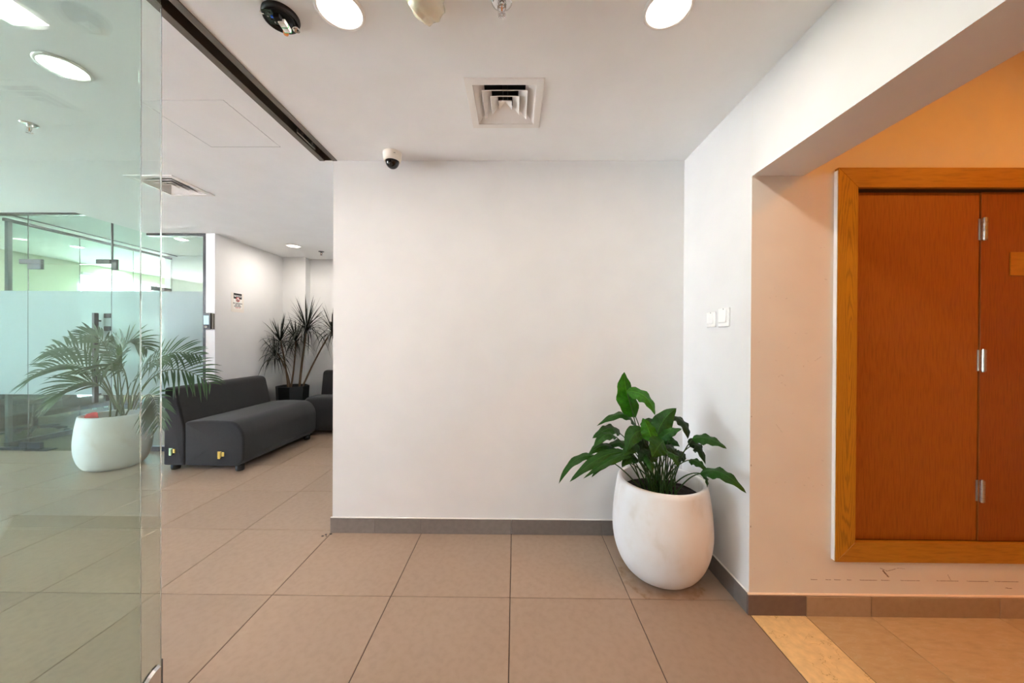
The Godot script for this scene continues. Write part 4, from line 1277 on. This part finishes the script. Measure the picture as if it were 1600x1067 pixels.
var leaf_no := 0
func lily_leaf(p: Node3D, root: Vector3, a: Vector3, b: Vector3, c: Vector3, width: float, facing: Vector3) -> void:
	leaf_no += 1
	var m: Material = M.lily_leaf
	if leaf_no in [1, 2, 7]: m = M.lily_leaf_fresh
	elif leaf_no in [10, 19, 20, 21, 12, 18]: m = M.lily_leaf_dark
	var lf := part(p, "leaf", blade(a, b, c, width, facing, 0.16, leaf_no), m)
	var ctrl := root.lerp(a, 0.55) + Vector3(0, 0.06, 0)
	part(lf, "stem", tube(curve_pts(root, ctrl, a + (b - a) * 0.03, 10), 0.0042, 0.0026, 7), M.lily_stem)

func pot_mesh(R: float, r: float, h: float, rb: float, ym: float, wall: float) -> ArrayMesh:
	var prof := [Vector2(0.0, 0.0), Vector2(rb * 0.8, 0.0)]
	for k in 25:
		var y := h * k / 24.0
		var rr: float
		if y < ym: rr = rb + (R - rb) * sin(acos(clampf(1.0 - y / ym, 0.0, 1.0)))
		else: rr = R + (r - R) * pow((y - ym) / (h - ym), 1.8)
		prof.append(Vector2(rr, y))
	prof.append(Vector2(r - wall * 0.3, h + 0.003))
	prof.append(Vector2(r - wall * 0.8, h + 0.002))
	prof.append(Vector2(r - wall, h - 0.006))
	prof.append(Vector2(r - wall * 0.9, h - 0.10))
	return lathe(prof, 72)

func soil_mesh(r: float, sd: int) -> ArrayMesh:
	var n := FastNoiseLite.new(); n.seed = sd; n.frequency = 14.0
	var prof := []
	var st := new_st()
	st.set_smooth_group(0)
	var at := func(i: int, j: int) -> Vector3:
		var rr := r * j / 10.0
		var a := TAU * i / 40.0
		var v := Vector3(rr * cos(a), 0, rr * sin(a))
		v.y = 0.012 * n.get_noise_2d(v.x, v.z) + 0.012 * (1.0 - rr / r)
		return v
	for j in 10:
		for i in 40:
			for k in [[0, 0], [1, 0], [1, 1], [0, 0], [1, 1], [0, 1]]:
				st.add_vertex(at.call(i + k[0], j + k[1]))
	st.generate_normals()
	return st.commit()

func build_lily() -> void:
	var p := thing("potted_peace_lily", "white egg-shaped pot with a broad-leaved peace lily in the corner by the right wall", "potted plant", Vector3(0.815, 0, -1.95))
	part(p, "pot", pot_mesh(0.258, 0.230, 0.525, 0.105, 0.27, 0.024), M.pot)
	part(p, "soil", soil_mesh(0.207, 6), M.soil, Vector3(0, 0.445, 0))
	lily_leaf(p, V(-0.031, 0.455, 0.033), V(-0.148, 0.869, 0.020), V(-0.214, 0.996, 0.020), V(-0.203, 1.116, -0.010), 0.118, V(0.250, 0.100, 1.000))
	lily_leaf(p, V(-0.069, 0.455, 0.026), V(-0.212, 1.018, 0.050), V(-0.097, 1.027, 0.090), V(-0.087, 0.904, 0.130), 0.085, V(0.300, 0.550, 0.800))
	lily_leaf(p, V(0.005, 0.455, 0.026), V(-0.141, 0.815, 0.000), V(-0.196, 0.953, 0.020), V(-0.370, 0.827, 0.050), 0.075, V(0.000, 1.000, 0.350))
	lily_leaf(p, V(0.002, 0.455, -0.020), V(-0.226, 0.771, 0.000), V(-0.269, 0.856, 0.030), V(-0.402, 0.771, 0.090), 0.085, V(-0.100, 1.000, 0.600))
	lily_leaf(p, V(-0.058, 0.455, -0.020), V(-0.269, 0.773, 0.070), V(-0.338, 0.834, 0.110), V(-0.410, 0.738, 0.150), 0.065, V(0.000, 1.000, 0.500))
	lily_leaf(p, V(-0.064, 0.455, 0.003), V(-0.142, 0.815, 0.110), V(-0.211, 0.845, 0.150), V(-0.254, 0.726, 0.190), 0.088, V(-0.300, 0.500, 0.900))
	lily_leaf(p, V(-0.013, 0.455, 0.031), V(-0.109, 0.773, 0.150), V(-0.115, 0.834, 0.130), V(-0.136, 0.881, 0.090), 0.085, V(0.100, 0.200, 1.000))
	lily_leaf(p, V(0.001, 0.455, 0.076), V(-0.065, 0.773, 0.090), V(-0.034, 0.874, 0.070), V(0.060, 0.927, 0.050), 0.105, V(-0.400, 0.400, 0.900))
	lily_leaf(p, V(0.015, 0.455, -0.044), V(-0.065, 0.774, 0.130), V(-0.028, 0.833, 0.150), V(0.032, 0.845, 0.170), 0.060, V(0.000, 0.800, 0.600))
	lily_leaf(p, V(0.021, 0.455, -0.017), V(0.056, 0.875, -0.010), V(0.116, 0.875, 0.070), V(0.093, 0.776, 0.110), 0.075, V(0.300, 0.600, 0.600))
	lily_leaf(p, V(0.002, 0.455, 0.058), V(0.094, 0.788, 0.150), V(0.148, 0.831, 0.200), V(0.212, 0.770, 0.250), 0.075, V(0.000, 0.850, 0.600))
	lily_leaf(p, V(0.025, 0.455, -0.054), V(0.143, 0.712, 0.030), V(0.186, 0.767, 0.050), V(0.198, 0.637, 0.090), 0.085, V(0.400, 0.500, 0.700))
	lily_leaf(p, V(0.044, 0.455, -0.006), V(0.124, 0.618, 0.170), V(0.171, 0.712, 0.270), V(0.242, 0.598, 0.350), 0.085, V(0.100, 0.800, 0.700))
	lily_leaf(p, V(-0.095, 0.455, -0.023), V(-0.230, 0.710, 0.130), V(-0.387, 0.763, 0.230), V(-0.553, 0.619, 0.290), 0.066, V(-0.100, 0.800, 0.700))
	lily_leaf(p, V(-0.105, 0.455, 0.009), V(-0.342, 0.655, 0.050), V(-0.509, 0.738, 0.130), V(-0.589, 0.560, 0.170), 0.052, V(-0.200, 0.900, 0.500))
	lily_leaf(p, V(-0.083, 0.455, 0.014), V(-0.268, 0.702, 0.030), V(-0.348, 0.755, 0.070), V(-0.426, 0.688, 0.110), 0.070, V(0.000, 1.000, 0.550))
	lily_leaf(p, V(0.046, 0.455, -0.016), V(-0.060, 0.786, 0.170), V(-0.106, 0.784, 0.230), V(-0.154, 0.733, 0.270), 0.100, V(0.000, 0.400, 1.000))
	lily_leaf(p, V(-0.036, 0.455, -0.000), V(-0.016, 0.723, 0.070), V(0.017, 0.756, 0.110), V(0.016, 0.679, 0.150), 0.070, V(0.300, 0.600, 0.700))
	lily_leaf(p, V(0.064, 0.455, -0.017), V(0.101, 0.683, 0.070), V(0.051, 0.702, 0.110), V(0.013, 0.666, 0.150), 0.060, V(0.000, 0.600, 0.800))
	lily_leaf(p, V(0.027, 0.455, -0.033), V(-0.090, 0.758, 0.050), V(-0.150, 0.762, 0.090), V(-0.142, 0.701, 0.110), 0.085, V(-0.100, 0.500, 0.900))
	lily_leaf(p, V(-0.063, 0.455, 0.008), V(-0.101, 0.714, 0.130), V(-0.159, 0.733, 0.170), V(-0.198, 0.685, 0.210), 0.060, V(0.000, 0.700, 0.700))
	lily_leaf(p, V(-0.010, 0.455, -0.014), V(0.107, 0.659, 0.090), V(0.134, 0.683, 0.130), V(0.164, 0.628, 0.170), 0.060, V(0.100, 0.800, 0.600))
	lily_leaf(p, V(0.060, 0.455, 0.039), V(0.186, 0.588, 0.090), V(0.205, 0.576, 0.110), V(0.185, 0.530, 0.130), 0.045, V(0.600, 0.400, 0.600))
	lily_leaf(p, V(-0.041, 0.455, -0.009), V(-0.217, 0.713, 0.170), V(-0.330, 0.745, 0.250), V(-0.489, 0.635, 0.290), 0.045, V(0.000, 0.900, 0.500))
	lily_leaf(p, V(-0.007, 0.455, 0.025), V(-0.250, 0.666, 0.110), V(-0.364, 0.693, 0.190), V(-0.436, 0.618, 0.230), 0.035, V(0.000, 0.900, 0.500))
	lily_leaf(p, V(-0.046, 0.455, 0.056), V(-0.163, 0.664, 0.110), V(-0.230, 0.726, 0.170), V(-0.287, 0.669, 0.230), 0.060, V(0.000, 0.700, 0.700))
	lily_leaf(p, V(-0.048, 0.455, 0.017), V(-0.054, 0.675, 0.090), V(-0.105, 0.740, 0.150), V(-0.156, 0.662, 0.190), 0.075, V(0.000, 0.500, 0.900))
	lily_leaf(p, V(0.027, 0.455, 0.009), V(-0.009, 0.695, 0.110), V(-0.013, 0.754, 0.170), V(-0.002, 0.664, 0.210), 0.065, V(0.200, 0.600, 0.800))
	lily_leaf(p, V(-0.058, 0.455, 0.025), V(-0.149, 0.728, 0.090), V(-0.210, 0.772, 0.150), V(-0.281, 0.713, 0.210), 0.070, V(-0.100, 0.700, 0.700))
	lily_leaf(p, V(-0.025, 0.455, -0.014), V(-0.014, 0.794, -0.030), V(-0.043, 0.849, -0.010), V(-0.129, 0.829, 0.030), 0.070, V(-0.200, 0.500, 0.800))
	lily_leaf(p, V(-0.028, 0.455, 0.056), V(0.037, 0.693, -0.030), V(0.059, 0.751, -0.030), V(0.098, 0.706, 0.010), 0.070, V(0.100, 0.600, 0.700))
	lily_leaf(p, V(-0.057, 0.455, 0.054), V(-0.160, 0.686, 0.000), V(-0.217, 0.757, 0.000), V(-0.317, 0.702, 0.030), 0.065, V(0.000, 0.900, 0.500))
	lily_leaf(p, V(-0.006, 0.455, -0.003), V(-0.111, 0.668, 0.150), V(-0.154, 0.727, 0.210), V(-0.144, 0.647, 0.250), 0.060, V(0.000, 0.400, 0.900))
	# thin shoots and old stalks at the foot of the plant
	var rng := RandomNumberGenerator.new(); rng.seed = 19
	for k in 14:
		var a := rng.randf() * TAU
		var r := rng.randf_range(0.02, 0.11)
		var root := Vector3(r * cos(a), 0.445, r * sin(a) + 0.02)
		var top := root + Vector3(rng.randf_range(-0.09, 0.09), rng.randf_range(0.10, 0.26), rng.randf_range(-0.05, 0.08))
		part(p, "stalk", tube(curve_pts(root, root.lerp(top, 0.5) + Vector3(0, 0.03, 0), top, 6), 0.0036, 0.002, 6), M.lily_stem)

func palm_frond(p: Node3D, a: Vector3, b: Vector3, c: Vector3, length: float) -> void:
	leaf_no += 1
	var rng := RandomNumberGenerator.new(); rng.seed = 100 + leaf_no
	var st := new_st()
	var n := 17
	for i in n:
		var t := lerpf(0.36, 1.0, float(i) / (n - 1))
		var q := bez(a, b, c, t)
		var tan := (b - a).lerp(c - b, t).normalized()
		var side := tan.cross(Vector3(0.0, 0.62, 0.78))
		if side.length() < 0.15: side = tan.cross(Vector3(0.9, 0.3, 0.2))
		side = side.normalized()
		var nrm := side.cross(tan).normalized()
		var k := sin(PI * clampf(0.18 + 0.72 * float(i) / (n - 1), 0.0, 1.0))
		for s in [-1.0, 1.0]:
			var l := length * 1.12 * k * rng.randf_range(0.85, 1.08)
			var out: Vector3 = (tan * (0.55 + 0.5 * t) + side * s * 0.70 + nrm * 0.2 + Vector3(rng.randf_range(-0.1, 0.1), rng.randf_range(-0.1, 0.1), rng.randf_range(-0.1, 0.1))).normalized()
			var e := q + out * l + Vector3(0, -l * rng.randf_range(0.18, 0.36), 0)
			var m := q + out * l * 0.55 + Vector3(0, l * 0.03, 0)
			m.z = maxf(m.z, -0.33)
			e.z = maxf(e.z, -0.34)
			strap(st, q, m, e, 0.021 * (0.7 + 0.4 * k), nrm)
	var f := part(p, "frond", st.commit(), M.palm_leaf)
	part(f, "leaf_stalk", tube(curve_pts(a, b, c, 16), 0.007, 0.002, 7), M.palm_stem)

# a narrow leaf: a thin V along a curve, 5 segments
func strap(st: SurfaceTool, a: Vector3, b: Vector3, c: Vector3, w: float, facing: Vector3) -> void:
	var prev := []
	for i in 7:
		var t := i / 6.0
		var q := bez(a, b, c, t)
		var tan := (b - a).lerp(c - b, t).normalized()
		var side := tan.cross(facing)
		if side.length() < 0.05: side = tan.cross(Vector3(0.2, 0.3, 1.0))
		side = side.normalized()
		var nrm := side.cross(tan)
		var ww := w * 0.5 * (0.35 + 0.65 * minf(1.0, t * 4.0)) * minf(1.0, (1.0 - t) * 2.2 + 0.02)
		var row := [q - side * ww - nrm * ww * 0.35, q, q + side * ww - nrm * ww * 0.35]
		if i > 0:
			for j in 2:
				for k in [[prev, j], [row, j], [row, j + 1], [prev, j], [row, j + 1], [prev, j + 1]]:
					st.set_normal(nrm)
					st.set_uv(Vector2(k[1] * 0.5, t))
					st.add_vertex(k[0][k[1]])
		prev = row

func build_palm() -> void:
	leaf_no = 0
	var p := thing("potted_palm", "feathery palm in a white rounded pot behind the glass panels, beside the sofa", "potted plant", Vector3(-4.05, 0, -3.5))
	part(p, "pot", pot_mesh(0.275, 0.245, 0.53, 0.17, 0.25, 0.022), M.pot)
	part(p, "soil", soil_mesh(0.222, 9), M.soil, Vector3(0, 0.47, 0))
	palm_frond(p, V(0.010, 0.570, 0.000), V(-0.168, 1.400, 0.000), V(-0.857, 1.138, -0.100), 0.30)
	palm_frond(p, V(0.073, 0.580, 0.050), V(-0.034, 1.256, 0.150), V(-0.552, 0.939, 0.200), 0.34)
	palm_frond(p, V(0.119, 0.591, 0.100), V(0.193, 1.091, 0.300), V(-0.105, 0.740, 0.400), 0.30)
	palm_frond(p, V(-0.011, 0.560, -0.050), V(-0.163, 1.479, -0.100), V(0.162, 1.186, -0.150), 0.26)
	palm_frond(p, V(-0.081, 0.550, -0.100), V(-0.397, 1.515, -0.300), V(-0.869, 1.290, -0.400), 0.24)
	palm_frond(p, V(0.250, 0.591, 0.100), V(0.417, 1.236, 0.250), V(0.476, 1.010, 0.500), 0.30)
	palm_frond(p, V(0.163, 0.571, 0.000), V(0.321, 1.269, 0.000), V(0.865, 1.127, 0.000), 0.30)
	palm_frond(p, V(0.242, 0.581, 0.050), V(0.575, 1.213, 0.150), V(1.151, 0.874, 0.200), 0.34)
	palm_frond(p, V(0.321, 0.592, 0.100), V(0.627, 0.962, 0.200), V(0.753, 0.485, 0.300), 0.24)
	palm_frond(p, V(0.150, 0.571, 0.000), V(0.419, 1.121, 0.200), V(0.892, 1.098, 0.350), 0.26)
	palm_frond(p, V(0.020, 0.560, -0.050), V(-0.202, 1.164, -0.200), V(-0.473, 1.265, -0.400), 0.24)
	var rng := RandomNumberGenerator.new(); rng.seed = 23
	for k in 9:
		var a := rng.randf() * TAU
		var root := Vector3(0.05 * cos(a) + 0.02, 0.47, 0.05 * sin(a))
		var top := root + Vector3(rng.randf_range(-0.25, 0.3), rng.randf_range(0.3, 0.5), rng.randf_range(-0.15, 0.15))
		part(p, "stem", tube(curve_pts(root, root.lerp(top, 0.5) + Vector3(0, 0.06, 0), top, 8), 0.008, 0.003, 7), M.palm_stem)
	var ribbon := new_st()
	strap(ribbon, Vector3(-0.20, 0.535, 0.08), Vector3(-0.12, 0.56, 0.12), Vector3(-0.01, 0.51, 0.13), 0.09, Vector3(0, 0.8, 0.6))
	tag(part(self, "red_wrapper", ribbon.commit(), M.red_cloth, Vector3(-4.05, 0, -3.5)), "crumpled red wrapper lying on the soil in the palm's pot", "wrapper")

func rosette(p: Node3D, at: Vector3, n: int, length: float, seed_: int, lift := 0.0) -> void:
	var rng := RandomNumberGenerator.new(); rng.seed = seed_
	var st := new_st()
	for k in n:
		var az := k * 2.39996 + rng.randf_range(-0.25, 0.25)
		var u := float(k) / n
		var el := lerpf(1.38, 0.0, pow(u, 0.75)) + lift
		var dir := Vector3(cos(az) * cos(el), sin(el), sin(az) * cos(el))
		var l := length * rng.randf_range(0.75, 1.1)
		var start := at - Vector3(0, 0.10 * u, 0)
		var bow := lerpf(0.02, 1.0, pow(u, 0.7)) * rng.randf_range(0.75, 1.15)
		var mid := start + (dir + Vector3(0, 0.55 * u, 0)).normalized() * l * 0.55
		var tip := start + Vector3(cos(az), 0, sin(az)) * cos(el) * l * (1.0 - 0.25 * bow) + Vector3(0, sin(el) * l * (1.0 - 0.5 * bow) - 0.85 * l * bow * u, 0)
		tip.x = maxf(tip.x, -0.262); mid.x = maxf(mid.x, -0.262)
		tip.z = maxf(tip.z, -0.225); mid.z = maxf(mid.z, -0.225)
		strap(st, start, mid, tip, 0.016, Vector3(-cos(az) * sin(el), cos(el), -sin(az) * sin(el)))
	part(p, "leaf_rosette", st.commit(), M.dracaena_leaf)

func build_dracaena() -> void:
	var p := thing("potted_dracaena", "spiky dark dracaena in a faceted black pot in the sofa corner", "potted plant", Vector3(-3.09, 0, -4.84))
	var prof := [Vector2(0.0, 0.0), Vector2(0.15, 0.0), Vector2(0.185, 0.25), Vector2(0.205, 0.64), Vector2(0.195, 0.645), Vector2(0.188, 0.63), Vector2(0.18, 0.56)]
	part(p, "pot", lathe(prof, 8, PI / 8, false), M.black_pot)
	part(p, "soil", soil_mesh(0.172, 12), M.soil, Vector3(0, 0.59, 0))
	for t in [[V(0.09, 0.59, 0.0), V(0.13, 1.0, 0.0), V(0.18, 1.45, -0.02), 0.016], [V(-0.05, 0.59, 0.02), V(-0.06, 0.85, 0.03), V(-0.14, 1.28, 0.05), 0.012], [V(-0.03, 0.59, 0.0), V(0.0, 0.9, -0.05), V(0.0, 1.30, -0.07), 0.012], [V(-0.05, 0.59, -0.03), V(-0.10, 0.9, -0.04), V(-0.22, 1.12, 0.02), 0.010], [V(0.10, 0.59, -0.04), V(0.3, 1.1, -0.08), V(0.52, 1.42, -0.06), 0.012]]:
		part(p, "trunk", tube(curve_pts(t[0], t[1], t[2], 10), t[3], t[3] * 0.8, 9), M.dracaena_trunk)
	rosette(p, V(0.18, 1.46, -0.02), 84, 0.50, 1)
	rosette(p, V(-0.14, 1.28, 0.05), 60, 0.42, 2)
	rosette(p, V(0.0, 1.30, -0.07), 56, 0.40, 3)
	rosette(p, V(-0.22, 1.10, 0.04), 44, 0.36, 4, -0.2)
	rosette(p, V(0.52, 1.43, -0.06), 64, 0.40, 5)
